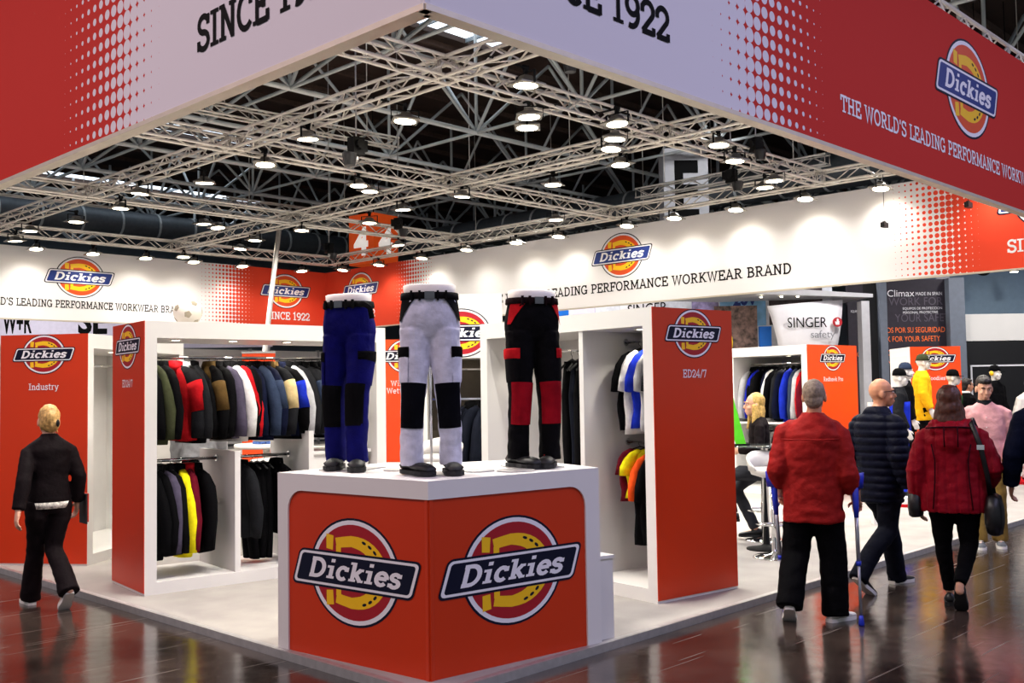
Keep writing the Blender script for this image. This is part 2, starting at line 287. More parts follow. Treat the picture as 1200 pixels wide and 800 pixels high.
# ------------------------------------------------------------------ floor
def floor_mat():
    m = bpy.data.materials.new('dark_polished_floor'); m.use_nodes = True; nt = m.node_tree; b = nt.nodes['Principled BSDF']
    tc = nt.nodes.new('ShaderNodeTexCoord'); nz = nt.nodes.new('ShaderNodeTexNoise'); nz.inputs['Scale'].default_value = 1.3; nz.inputs['Detail'].default_value = 8
    nt.links.new(tc.outputs['Object'], nz.inputs['Vector'])
    rp = nt.nodes.new('ShaderNodeValToRGB'); rp.color_ramp.elements[0].color = (*lin('#1d1613'), 1); rp.color_ramp.elements[1].color = (*lin('#4a3d36'), 1)
    rp.color_ramp.elements[0].position = .35; rp.color_ramp.elements[1].position = .75; nt.links.new(nz.outputs['Fac'], rp.inputs['Fac'])
    col = rp.outputs['Color']; scr = None
    for rot, sx, sy in ((25, .7, 38), (-52, .5, 30), (80, .9, 44)):   # worn scratches in three directions
        mp = nt.nodes.new('ShaderNodeMapping'); mp.inputs['Rotation'].default_value[2] = R(rot); mp.inputs['Scale'].default_value = (sx, sy, 1)
        nt.links.new(tc.outputs['Object'], mp.inputs['Vector']); n2 = nt.nodes.new('ShaderNodeTexNoise'); n2.inputs['Scale'].default_value = 1; n2.inputs['Detail'].default_value = 1
        nt.links.new(mp.outputs['Vector'], n2.inputs['Vector']); t = N(nt, 'GREATER_THAN', n2.outputs['Fac'], .735); scr = t if scr is None else N(nt, 'MAXIMUM', scr, t)
    mx = nt.nodes.new('ShaderNodeMix'); mx.data_type = 'RGBA'; nt.links.new(N(nt, 'MULTIPLY', scr, .35), mx.inputs['Factor']); nt.links.new(col, mx.inputs['A']); mx.inputs['B'].default_value = (*lin('#8c8079'), 1)
    nt.links.new(mx.outputs['Result'], b.inputs['Base Color'])
    n3 = nt.nodes.new('ShaderNodeTexNoise'); n3.inputs['Scale'].default_value = 9; n3.inputs['Detail'].default_value = 6; nt.links.new(tc.outputs['Object'], n3.inputs['Vector'])
    nt.links.new(N(nt, 'ADD', N(nt, 'MULTIPLY', n3.outputs['Fac'], .2), N(nt, 'ADD', .06, N(nt, 'MULTIPLY', scr, .2))), b.inputs['Roughness'])
    b.inputs['Specular IOR Level'].default_value = .9
    bp = nt.nodes.new('ShaderNodeBump'); bp.inputs['Strength'].default_value = .06; bp.inputs['Distance'].default_value = .02; nt.links.new(n3.outputs['Fac'], bp.inputs['Height']); nt.links.new(bp.outputs['Normal'], b.inputs['Normal'])
    return m
fl = MB().span((-14, -14, -.2), (52, 56, 0)).build('floor', floor_mat()); tag(fl, 'dark scratched polished hall floor', None, None, 'structure')
CARPET = mat('pale_carpet', '#a39e98', .9, var=.1, scale=3, bump=.3, bscale=180)
PX, PY, PH = 3.65, 4.166, .05
BX, BY = 20.0, 28.0
pl = MB().span((PX, PY, 0), (BX, BY, PH)).build('floor_platform', CARPET); tag(pl, 'low pale grey carpeted exhibition platform', None, None, 'structure')
MB().span((PX-.012, PY-.012, 0), (PX, BY, PH+.003)).build('edge_strip', ALUD, pl); MB().span((PX-.012, PY-.012, 0), (BX, PY, PH+.003)).build('edge_strip', ALUD, pl)
MB().span((PX, PY, PH), (PX+.035, BY, PH+.004)).build('edge_strip', ALUD, pl); MB().span((PX+.035, PY, PH), (BX, PY+.035, PH+.004)).build('edge_strip', ALUD, pl)
# ------------------------------------------------------------------ fabric banners
def halftone(name, zones, invert, red, whit):
    m = bpy.data.materials.new(name); m.use_nodes = True; nt = m.node_tree; b = nt.nodes['Principled BSDF']; b.inputs['Roughness'].default_value = .75; b.inputs['Specular IOR Level'].default_value = .15
    tc = nt.nodes.new('ShaderNodeTexCoord'); sp = nt.nodes.new('ShaderNodeSeparateXYZ'); nt.links.new(tc.outputs['Object'], sp.inputs[0])
    s = .12; x, z = sp.outputs['X'], sp.outputs['Z']; cx, cz = N(nt, 'DIVIDE', x, s), N(nt, 'DIVIDE', z, s)
    xc = N(nt, 'MULTIPLY', N(nt, 'ADD', N(nt, 'FLOOR', cx), .5), s)
    fx, fz = N(nt, 'SUBTRACT', N(nt, 'FRACT', cx), .5), N(nt, 'SUBTRACT', N(nt, 'FRACT', cz), .5)
    d = N(nt, 'SQRT', N(nt, 'ADD', N(nt, 'MULTIPLY', fx, fx), N(nt, 'MULTIPLY', fz, fz))); t = None
    for w0, r0 in zones:   # white end, red end of each fade
        q = N(nt, 'DIVIDE', N(nt, 'SUBTRACT', xc, w0), r0-w0); q = N(nt, 'MINIMUM', N(nt, 'MAXIMUM', q, 0), 1); t = q if t is None else N(nt, 'MAXIMUM', t, q)
    if invert: fac = N(nt, 'LESS_THAN', d, N(nt, 'MULTIPLY', t, .74))                      # red dots on white
    else: fac = N(nt, 'GREATER_THAN', d, N(nt, 'MULTIPLY', N(nt, 'SUBTRACT', 1, t), .74))  # white dots on red
    mx = nt.nodes.new('ShaderNodeMix'); mx.data_type = 'RGBA'; nt.links.new(fac, mx.inputs['Factor']); mx.inputs['A'].default_value = (*lin(whit), 1); mx.inputs['B'].default_value = (*lin(red), 1)
    nt.links.new(mx.outputs['Result'], b.inputs['Base Color']); return m
ZB, ZT = 3.80, 5.72; HB = ZT-ZB
CREAM = mat('cream_profile', '#cfc5b4', .45, .3, var=.05); BACKF = mat('banner_lining', '#d9d5d6', .8, var=.03)
def banner(name, o, xdir, L, zones, invert, red, whit, label):
    # root mesh: local x along reading direction, z up, face at local y = 0 looking along -y
    mb = MB(); mb.m = 0; mb.add([(0, 0, 0), (L, 0, 0), (L, 0, HB), (0, 0, HB)], [(0, 1, 2, 3)])
    mb.m = 1; mb.add([(0, .04, 0), (L, .04, 0), (L, .04, HB), (0, .04, HB)], [(3, 2, 1, 0)])
    mb.add([(0, 0, 0), (0, .04, 0), (L, .04, 0), (L, 0, 0), (0, 0, HB), (0, .04, HB), (L, .04, HB), (L, 0, HB)], [(0, 1, 2, 3), (4, 7, 6, 5), (0, 4, 5, 1), (3, 2, 6, 7)])
    b = mb.build(name, [halftone('print_'+name, zones, invert, red, whit), BACKF]); b.rotation_euler = (0, 0, math.atan2(xdir[1], xdir[0])); b.location = o
    tag(b, label, 'banner')
    MB().span((0, -.012, -.035), (L, .055, 0)).build('bottom_profile', CREAM, b)
    return b
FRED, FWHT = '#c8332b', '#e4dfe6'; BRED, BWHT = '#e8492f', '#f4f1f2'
# front left banner: read from left (far) to right (corner): x = Y0 - y
Y0 = 16.0
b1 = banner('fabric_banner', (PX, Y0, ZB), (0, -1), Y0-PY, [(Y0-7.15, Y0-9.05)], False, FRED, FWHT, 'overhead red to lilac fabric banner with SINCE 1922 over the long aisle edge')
put_slab(b1, 'SINCE 1922', (Y0-6.66, -.002, .33), (1, 0, 0), .26, 1.75, PBLACK, .17, .11)
put_logo(b1, (Y0-5.8, -.002, 1.2), (1, 0, 0), .54, LOGO_B)
MB().span((0, .06, .0), (Y0-PY-.1, .16, .16)).build('frame_rail', CREAM, b1)
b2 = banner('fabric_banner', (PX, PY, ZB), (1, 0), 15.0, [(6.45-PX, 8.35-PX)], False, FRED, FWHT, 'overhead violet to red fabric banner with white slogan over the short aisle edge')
put_slab(b2, 'SINCE 1922', (5.97-1.68-PX, -.002, .33), (1, 0, 0), .24, 1.68, PBLACK, .17, .11)
put_logo(b2, (5.1-PX, -.002, 1.2), (1, 0, 0), .54, LOGO_B)
put_slab(b2, "THE WORLD'S LEADING PERFORMANCE WORKWEAR BRAND", (8.6-PX, -.002, .335), (1, 0, 0), .155, 6.2, PWHITE, .15, .1)
put_logo(b2, (11.75-PX, -.002, 1.18), (1, 0, 0), .52, LOGO_B)
MB().span((.1, .06, .0), (14.9, .16, .16)).build('frame_rail', CREAM, b2)
# back right banner faces -X: read from far (large Y) to near: x = BY - y
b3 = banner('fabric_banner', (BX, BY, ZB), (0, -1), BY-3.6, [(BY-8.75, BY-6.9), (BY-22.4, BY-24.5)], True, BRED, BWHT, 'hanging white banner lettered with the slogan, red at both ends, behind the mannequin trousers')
put_slab(b3, "THE WORLD'S LEADING PERFORMANCE WORKWEAR BRAND", (BY-20.32, -.002, .33), (1, 0, 0), .23, 9.41, PBLACK, .15, .1)
put_logo(b3, (BY-15.55, -.002, 1.21), (1, 0, 0), .52, LOGO_B); put_logo(b3, (BY-26.1, -.002, 1.22), (1, 0, 0), .52, LOGO_B)
put_slab(b3, 'SINCE 1922', (BY-27.0, -.002, .3), (1, 0, 0), .24, 1.64, PWHITE, .17, .11)
put_slab(b3, 'SINCE 1922', (BY-6.5, -.002, .3), (1, 0, 0), .24, 1.64, PWHITE, .17, .11); put_logo(b3, (BY-5.7, -.002, 1.22), (1, 0, 0), .52, LOGO_B)
# back left banner faces -Y: reads along +X
XL = 2.0
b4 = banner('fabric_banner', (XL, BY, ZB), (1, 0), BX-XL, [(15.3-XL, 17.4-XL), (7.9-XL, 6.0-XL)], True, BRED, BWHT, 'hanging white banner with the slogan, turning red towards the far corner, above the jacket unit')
put_slab(b4, "THE WORLD'S LEADING PERFORMANCE WORKWEAR BRAND", (14.93-6.3-XL, -.002, .34), (1, 0, 0), .2, 6.3, PBLACK, .15, .1)
put_logo(b4, (11.83-XL, -.002, 1.2), (1, 0, 0), .53, LOGO_B); put_logo(b4, (18.46-XL, -.002, 1.22), (1, 0, 0), .52, LOGO_B)
put_slab(b4, 'SINCE 1922', (17.73-XL, -.002, .3), (1, 0, 0), .24, 1.64, PWHITE, .17, .11)
# ------------------------------------------------------------------ lighting trusses
def rotz(a): return Matrix.Rotation(a, 4, 'Z')
TL, TS, NP = 5.0, .13, 13
def unit_tube(name, r, n=6): return MB().tube([(0, 0, 0), (1, 0, 0)], r, n).mesh(name, ALU, True)
TUBE_C = unit_tube('chord', .026, 8); TUBE_B = unit_tube('brace', .0125, 5)
def along(p, q): # matrix that lays a unit tube from p to q
    p, q = V(p), V(q); d = q-p; L = d.length; rot = d.to_track_quat('X', 'Z').to_matrix().to_4x4()
    return Matrix.Translation(p) @ rot @ Matrix.Diagonal((L, 1, 1, 1))
tr0 = thing('lighting_truss', None, None)
for y in (-TS, TS):
    for z in (0, 2*TS): link('chord', TUBE_C, tr0, M=along((0, y, z), (TL, y, z)))
st = TL/NP
for i in range(NP):
    x0, x1 = i*st, (i+1)*st; up = i % 2
    for y in (-TS, TS): link('brace', TUBE_B, tr0, M=along((x0, y, 2*TS*up), (x1, y, 2*TS*(1-up))))
    for z in (0, 2*TS): link('brace', TUBE_B, tr0, M=along((x0, -TS+2*TS*up, z), (x1, TS-2*TS*up, z)))
for x in (.02, TL-.02):
    for y in (-TS, TS): link('end_post', TUBE_B, tr0, M=along((x, y, 0), (x, y, 2*TS)))
XT, YT, ZTR = [4.0, 9.0, 13.95, 19.3], [4.55, 9.85, 15.2, 20.8, 26.75], 5.80
spans = []
for j, y in enumerate(YT):
    for i in range(3):
        if j == 0 and i == 0: continue
        spans.append(((XT[i], y, ZTR), (XT[i+1], y, ZTR), j, i, 'x'))
for i, x in enumerate(XT):
    for j in range(4):
        if i == 0 and j in (0, 1): continue
        spans.append(((x, YT[j], ZTR), (x, YT[j+1], ZTR), i, j, 'y'))
wherex = ['above the short front banner', 'second row in from the short front banner', 'third row, in the middle of the grid', 'fourth row, near the back', 'along the back banner over the jacket unit']
wherey = ['along the long front banner', 'first row in from the long front banner', 'middle row of the grid', 'along the back banner behind the mannequins']
bay = ['first bay', 'second bay', 'third bay', 'last bay']
for k, (a, b, r, i, ax) in enumerate(spans):
    t = tr0 if k == 0 else copy_tree(tr0)
    t.matrix_world = Matrix.Translation(V(a)) @ (V(b)-V(a)).to_track_quat('X', 'Z').to_matrix().to_4x4() @ Matrix.Diagonal(((V(b)-V(a)).length/TL, 1, 1, 1))
    tag(t, 'silver square lighting truss %s, %s' % ((wherex if ax == 'x' else wherey)[r], bay[i]), 'truss', 'silver truss grid over the stand')
# trusses of other stands, higher up in the hall
far = [((11.5, 21.5, 8.3), (17.5, 21.2, 8.3)), ((21.5, 17.5, 7.9), (21.5, 23.5, 7.9)), ((24, 12, 7.3), (24, 18, 7.3)), ((18, 31, 8.2), (24, 31, 8.2)), ((9, 33, 8.0), (15, 33, 8.0)), ((26, 20, 7.2), (32, 20, 7.2)), ((22.5, 8.5, 7.6), (28.5, 8.5, 7.6)), ((12, 24, 8.9), (12, 30, 8.9)), ((28, 24, 7.6), (28, 30, 7.6)), ((6, 36, 8.6), (6, 30, 8.6))]
for k, (a, b) in enumerate(far):
    t = copy_tree(tr0); t.matrix_world = Matrix.Translation(V(a)) @ (V(b)-V(a)).to_track_quat('X', 'Z').to_matrix().to_4x4() @ Matrix.Diagonal(((V(b)-V(a)).length/TL, 1, 1, 1))
    for q in (.8, 4.2): link('hanging_cable', TUBE_B, t, M=along((q, 0, .3), (q, 0, 12-a[2])))
    tag(t, 'short grey truss hung high in the hall beyond the stand grid', 'truss', 'other trusses hung under the hall roof')
# ------------------------------------------------------------------ floodlights under the trusses
LP = [(9.45, 16.97), (9.03, 18.68), (9.45, 20.4), (9.45, 22.6), (9.18, 24.52), (9.5, 26.3), (10.4, 27.35), (11.9, 27.35), (13.38, 27.3), (14.05, 26.4), (14.8, 27.2), (16.4, 27.2), (11.7, 21.05), (12.2, 21.3), (13.9, 22.46), (14.4, 24.0), (9.41, 11.2), (8.98, 13.0), (9.45, 14.94), (11.7, 15.3), (12.2, 15.6), (13.9, 14.8), (13.95, 16.7), (14.45, 18.5), (13.9, 20.4), (9.44, 8.83), (10.57, 9.83), (10.98, 10.25), (11.8, 9.2), (12.5, 9.8), (12.97, 10.25), (14.0, 10.86), (14.4, 12.8), (14.06, 8.9), (17.4, 15.4), (19.35, 17.05), (19.3, 18.5), (19.35, 14.86), (19.32, 13.47), (15.26, 9.35), (17.29, 9.75), (17.73, 10.2), (19.45, 10.26), (19.6, 8.7), (19.45, 11.93), (17.2, 20.8), (19.4, 24.4), (19.3, 26.1), (18.46, 27.1), (19.2, 20.3), (19.4, 22.4), (19.5, 6.6)]
FRONT = [(4.4, y) for y in (6.2, 7.9, 9.6, 11.8, 14.2, 17)]+[(x, 4.95) for x in (5.6, 7.3, 9.2, 11.2, 13.2, 15.4, 17.6)]   # unseen behind the front banners, added to brighten counter and units
LP += FRONT
hm = MB(); hm.m = 0   # shallow square hood
hm.loft([[(sx*a, sy*a, z) for sx, sy in ((-1, -1), (1, -1), (1, 1), (-1, 1))] for a, z in ((.17, 0), (.19, .005), (.19, .02), (.08, .085), (.06, .13), (.0, .13))])
HOOD = hm.mesh('hood', mat('lamp_hood', '#8f8b84', .35, .6, var=.1)); LENSM = MB().lathe([(.001, 0), (.155, 0), (.155, .006), (.001, .006)], 20).mesh('lens', LENS)
YOKE = MB().box((-.2, 0, .08), (.012, .03, .16)).box((.2, 0, .08), (.012, .03, .16)).box((0, 0, .16), (.41, .03, .012)).mesh('yoke', BLACKM)
CLAMP = MB().box((0, 0, .2), (.05, .05, .08)).tube([(0, -.04, .24), (0, .04, .24)], .034, 8).mesh('clamp', BLACKM)
for k, (x, y) in enumerate(LP):
    onx = min(abs(x-q) for q in XT); ony = min(abs(y-q) for q in YT); wallx = x > 19; wally = y > 27 and not wallx
    frnt = (x, y) in FRONT
    lab = 'square floodlight on the front truss just behind the overhead banner' if frnt else 'square floodlight hung in front of the white slogan banner behind the mannequins' if wallx else 'square floodlight hung in front of the back banner over the jacket unit' if wally else ('square floodlight clamped under the first truss row in from the long front banner' if onx < .6 and x < 10 else 'square floodlight clamped under the middle truss row of the grid' if onx < .6 else 'square floodlight clamped under a cross truss in the stand grid')
    nb = ['between the front banner and the second cross truss', 'between the second and third cross trusses', 'between the third and fourth cross trusses', 'near the back banner']
    if not frnt: lab = lab.replace('white slogan banner behind the mannequins', 'white slogan banner')+', '+(nb[max(0, min(3, sum(y > q for q in YT)-1))] if (onx < ony) else ['near the long front banner', 'in the middle bay', 'towards the white slogan banner'][max(0, min(2, sum(x > q for q in XT)-1))])
    lab = lab.replace('clamped under the first truss row in from the long front banner', 'under the first truss row').replace('clamped under the middle truss row of the grid', 'under the middle truss row').replace('clamped under a cross truss in the stand grid', 'under a cross truss').replace('hung in front of the back banner over the jacket unit', 'before the back banner over the jackets').replace('hung in front of the white slogan banner', 'before the white slogan banner')
    t = thing('floodlight', lab, 'floodlight', (x, y, 5.58), rnd.uniform(0, 3) if not (wallx or wally) else (0 if wallx else math.pi/2), 'floodlights '+lab[18:])
    tilt = Matrix.Rotation(R(8 if (wallx or wally) else rnd.uniform(-6, 6)), 4, 'Y')
    link('hood', HOOD, t, M=tilt); link('lens', LENSM, t, M=Matrix.Translation((0, 0, -.004)) @ tilt); link('yoke', YOKE, t); link('clamp', CLAMP, t)
    dx = min((q-x for q in XT), key=abs); dy = min((q-y for q in YT), key=abs); d = V((dx, 0, 0)) if abs(dx) < abs(dy) else V((0, dy, 0))
    a = V((0, 0, .235)); d = d*(1+.22/max(.05, d.length)); b = rotz(-t.rotation_euler.z) @ d+V((0, 0, .235)); MB().tube([a, b if (b-a).length > .05 else a+V((.1, 0, 0))], .016, 6).build('bracket_arm', BLACKM, t)
    l = bpy.data.lights.new('flood_beam', 'SPOT'); l.energy = LAMP_W*(.3 if (wallx or wally) else 1.7 if frnt else 1); l.color = (1, .95, .86); l.spot_size = R(150); l.spot_blend = .8; l.shadow_soft_size = .12
    lo = bpy.data.objects.new('flood_beam', l); COL.objects.link(lo); lo.parent = t; lo.location = (0, 0, -.06)
# chain hoists, hanging boxes, leaning pole
for k, (x, y, z, lab) in enumerate([(9.1, 11.95, 5.3, 'first truss row, over the stand middle'), (10.66, 9.1, 6.35, 'second cross truss, near the bright pair of lamps'), (16.4, 9.6, 6.1, 'cross truss nearest the red slogan banner'), (17.0, 10.5, 5.75, 'cross truss above the white slogan banner'), (15.3, 18.5, 5.66, 'grid beside the orange number sign'), (16.2, 22.5, 5.6, 'grid in front of the far red corner')]):
    t = thing('chain_hoist', 'black motor chain hoist hanging at the '+lab, 'hoist', (x, y, z), .6*k, 'black chain hoists on the truss grid')
    MB().box((0, 0, 0), (.2, .16, .26)).box((.13, 0, .02), (.08, .12, .16)).tube([(0, -.13, .02), (0, .13, .02)], .07, 10).build('motor', BLACKM, t); MB().lathe([(.08, -.3), (.11, -.15), (.11, -.12), (.06, -.12)], 12, (-.12, 0, 0)).build('chain_bag', BLACKP, t)
    MB().tube([(0, 0, .15), (0, 0, 11.99-z)], .012, 6).build('chain', ALUD, t); MB().lathe([(.02, -.22), (.035, -.2), (.035, -.15), (.02, -.15)], 10).build('hook', ALUD, t)
for (x, y, z, top, lab) in [(19.17, 8.46, 4.78, 6.1, 'small black box dangling on a thin cable before the white banner'), (19.17, 6.87, 4.95, 6.1, 'small black box on a short cable before the dotted red fade')]:
    t = thing('hanging_controller', lab, 'controller', (x, y, z)); MB().box((0, 0, 0), (.2, .08, .1)).box((0, 0, .06), (.08, .05, .03)).build('box', BLACKP, t); MB().tube([(0, 0, .05), (0, 0, top-z)], .006, 5).build('cable', BLACKM, t)
t = thing('leaning_pole', 'thin grey pole leaning from the truss to the jacket unit', 'pole', (12.8, 20.3, 2.6)); MB().tube([(0, 0, 0), (1.4, 1.5, 3.35)], .06, 10).build('tube', ALUD, t); MB().tube([(1.38, 1.48, 3.3), (1.43, 1.53, 3.42)], .09, 10).build('collar', BLACKM, t)
# ------------------------------------------------------------------ hall roof: deck, skylights, space frame, ducts
DECK = mat('roof_deck', '#3b2c26', .8, var=.25, scale=1.2); cei = MB()
ZD = 12.0; SK = [(20.8, 16.0, 21.6), (36.5, -14, 23.0), (47.5, -14, 30)]   # skylight bands: y, from x, to x
ya = -14
for y, x0, x1 in SK:
    cei.span((-14, ya, ZD), (52, y-.8, ZD+.15)); ya = y+.8
    if x0 > -14: cei.span((-14, y-.8, ZD), (x0, y+.8, ZD+.15))
    cei.span((x1, y-.8, ZD), (52, y+.8, ZD+.15))
cei.span((-14, ya, ZD), (52, 56, ZD+.15))
cei = cei.build('ceiling', DECK); tag(cei, 'dark brown hall roof deck with purlins', None, None, 'structure')
PUR = mat('purlin', '#57453c', .8, var=.2)
for k in range(-6, 26): MB().span((-10, k*2.0, ZD-.16), (52, k*2.0+.12, ZD)).build('purlin', PUR, cei)
SKY = mat('skylight_glass', '#eef6ff', .3, emit='#e6f2ff', es=2.2); FRM = mat('skylight_frame', '#7d868c', .5, .2)
for k, (y, x0, x1) in enumerate(SK):
    o = MB().span((x0, y-.8, ZD+.16), (x1, y+.8, ZD+.2)).build('window_%d' % (k+1), SKY); tag(o, 'roof skylight letting in daylight', None, None, 'structure')
    for i in range(int((x1-x0)/1.8)): MB().span((x0+.9+i*1.8, y-.8, ZD+.02), (x0+.96+i*1.8, y+.8, ZD+.15)).build('glazing_bar', FRM, o)
TUBE_R = MB().tube([(0, 0, 0), (1, 0, 0)], .07, 6).mesh('tube', STEELW, True); TUBE_S = MB().tube([(0, 0, 0), (1, 0, 0)], .05, 6).mesh('strut', STEEL, True)
rf = thing('roof_frame', 'pale tubular space frame carrying the hall roof', None, (0, 0, 0), 0, None, 'structure')
bx = [1.25+6.2*i for i in range(8)]; by = [4.9+3.9*i for i in range(12)]; ZF = 9.0; tubes = []
for i, x in enumerate(bx):
    for j, y in enumerate(by):
        if i+1 < len(bx): tubes.append(((x, y, ZF), (bx[i+1], y, ZF), 0))
        if j+1 < len(by): tubes.append(((x, y, ZF), (x, by[j+1], ZF), 1))
        for sx in (-1, 1):
            tubes.append(((x, y, ZF), (x+sx*3.1, y, ZD-.4), 1))
            if j+1 < len(by): tubes.append(((x, y if sx > 0 else by[j+1], ZF), (x, (y+by[j+1])/2, ZD-.4), 1))
        tubes.append(((x, y, ZF), (x, y, ZD), 1))
def px(p):
    d = V(p)-V((0, 0, 1.65)); zc = d.dot(fwd)
    return (600+1194.6*d.dot(rx)/zc, 400-1194.6*d.dot(ux)/zc) if zc > .1 else (-9999, 0)
def inview(a, b):
    for q in (a, b, [(a[i]+b[i])/2 for i in range(3)]):
        u, v = px(q)
        if -20 < u < 1220 and -20 < v < 420: return True
    return False
tubes.sort(key=lambda t: (V(t[0])+V(t[1])).length); rest = MB(); n = 0
for a, b, kd in tubes:
    if inview(a, b) and n < 290: link('tube' if kd == 0 else 'strut', TUBE_R if kd == 0 else TUBE_S, rf, M=along(a, b)); n += 1
    else: rest.tube([a, b], .06, 5)
tag(rest.build('far_struts', STEEL, rf), None, None, None, 'stuff')
DUCT = mat('duct_grey', '#5f666c', .5, .3, var=.1)
for (a, b, r, lab) in [((29, 4, 8.2), (29, 34, 8.2), .55, 'wide grey ventilation duct farther back, under the hall roof'), ((10, 38, 8.4), (40, 38, 8.4), .5, 'grey ventilation duct running across beyond the back banner')]:
    d = V(b)-V(a); n = int(d.length/1.5); pts = [V(a)+d*i/n for i in range(n+1)]
    t = thing('ventilation_duct', lab, 'duct', a); MB().tube([p-V(a) for p in pts], r, 18).build('pipe', DUCT, t, True)
    for i in range(1, n): MB().tube([pts[i]-V(a)-d.normalized()*.04, pts[i]-V(a)+d.normalized()*.04], r+.03, 18).build('joint_ring', STEEL, t)
# hall side walls, far away
HW = mat('hall_wall', '#6f7a82', .8, var=.1, scale=.4)
for nm, a, b in (('wall_right', (50, -14, 0), (50.3, 56, ZD)), ('wall_back', (-14, 54, 0), (52, 54.3, ZD))): tag(MB().span(a, b).build(nm, HW), 'far grey hall wall', None, None, 'structure')
# ------------------------------------------------------------------ corner counter
CH = 1.16
cL, cC, cR = V((3.67, 5.67, PH)), V((3.79, 4.345, PH)), V((5.10, 4.185, PH))
ct = thing('display_counter', 'white corner counter with orange fronts and two large brand roundels', 'counter', (4.2, 4.9, PH)); co = V((4.2, 4.9, PH))
inn = [cR+V((.35, 1.0, 0)), V((4.95, 5.35, PH)), cL+V((1.0, .12, 0))]
plan = [cL, cC, cR]+inn
def off(pts, d): # shrink a plan towards its middle
    m = sum(pts, V((0, 0, 0)))/len(pts); return [p+(m-p).normalized()*d for p in pts]
MB().prism([(p-co)[:2] for p in off(plan, .03)], 0, CH-PH-.05).build('carcass', WHITE, ct)
MB().prism([(p-co)[:2] for p in plan], CH-PH-.05, CH-PH).build('counter_top', WHITE, ct)
def front(A, B, zl, s0, s1, lsx, lc, lz, lr):
    e = (B-A).normalized(); n = e.cross(V((0, 0, 1))); L = (B-A).length; A = A-co
    # white surround with a rounded cut-out: a strip above, and side strips; the orange board sits slightly back
    p = MB(); h = CH-PH-.05; zt = zl-PH; out = []
    def P(s, z, d=0): return A+e*s+n*d+V((0, 0, z))
    def strip(pts): # prism along n
        p.loft([[P(s, z, -.03) for s, z in pts], [P(s, z, .0) for s, z in pts]])
    rad = .13
    strip([(0, zt), (L, zt), (L, h), (0, h)])
    if s0 > 0:
        strip([(0, 0), (s0, 0), (s0, zt), (0, zt)]); strip([(s0, zt)]+[(s0+rad-rad*math.cos(R(a)), zt-rad+rad*math.sin(R(a))) for a in range(0, 91, 15)])
    if s1 < L:
        strip([(s1, 0), (L, 0), (L, zt), (s1, zt)]); strip([(s1, zt)]+[(s1-rad+rad*math.cos(R(a)), zt-rad+rad*math.sin(R(a))) for a in range(90, -1, -15)])
    p.build('surround', WHITE, ct)
    b = MB(); b.loft([[P(s, z, -.04) for s, z in ((s0, 0), (s1, 0), (s1, zt), (s0, zt))], [P(s, z, -.012) for s, z in ((s0, 0), (s1, 0), (s1, zt), (s0, zt))]])
    fb = b.build('front_board', ORANGE, ct)
    put_logo(fb, P(lc, lz-PH, -.011), e, lr, sx=lsx); return fb
front(cL, cC, 1.055, .1, (cC-cL).length, 1.22, .70, .59, .30)
front(cC, cR, 1.055, 0, 1.2, 1.19, .615, .595, .30)
t = thing('side_plinth', 'low white plinth beside the corner counter', 'plinth', (5.27, 4.62, PH), R(-11)); MB().box((0, 0, .26), (.14, .8, .52)).build('body', WHITE, t); MB().box((0, 0, .525), (.15, .82, .02)).build('top', WHITE, t)
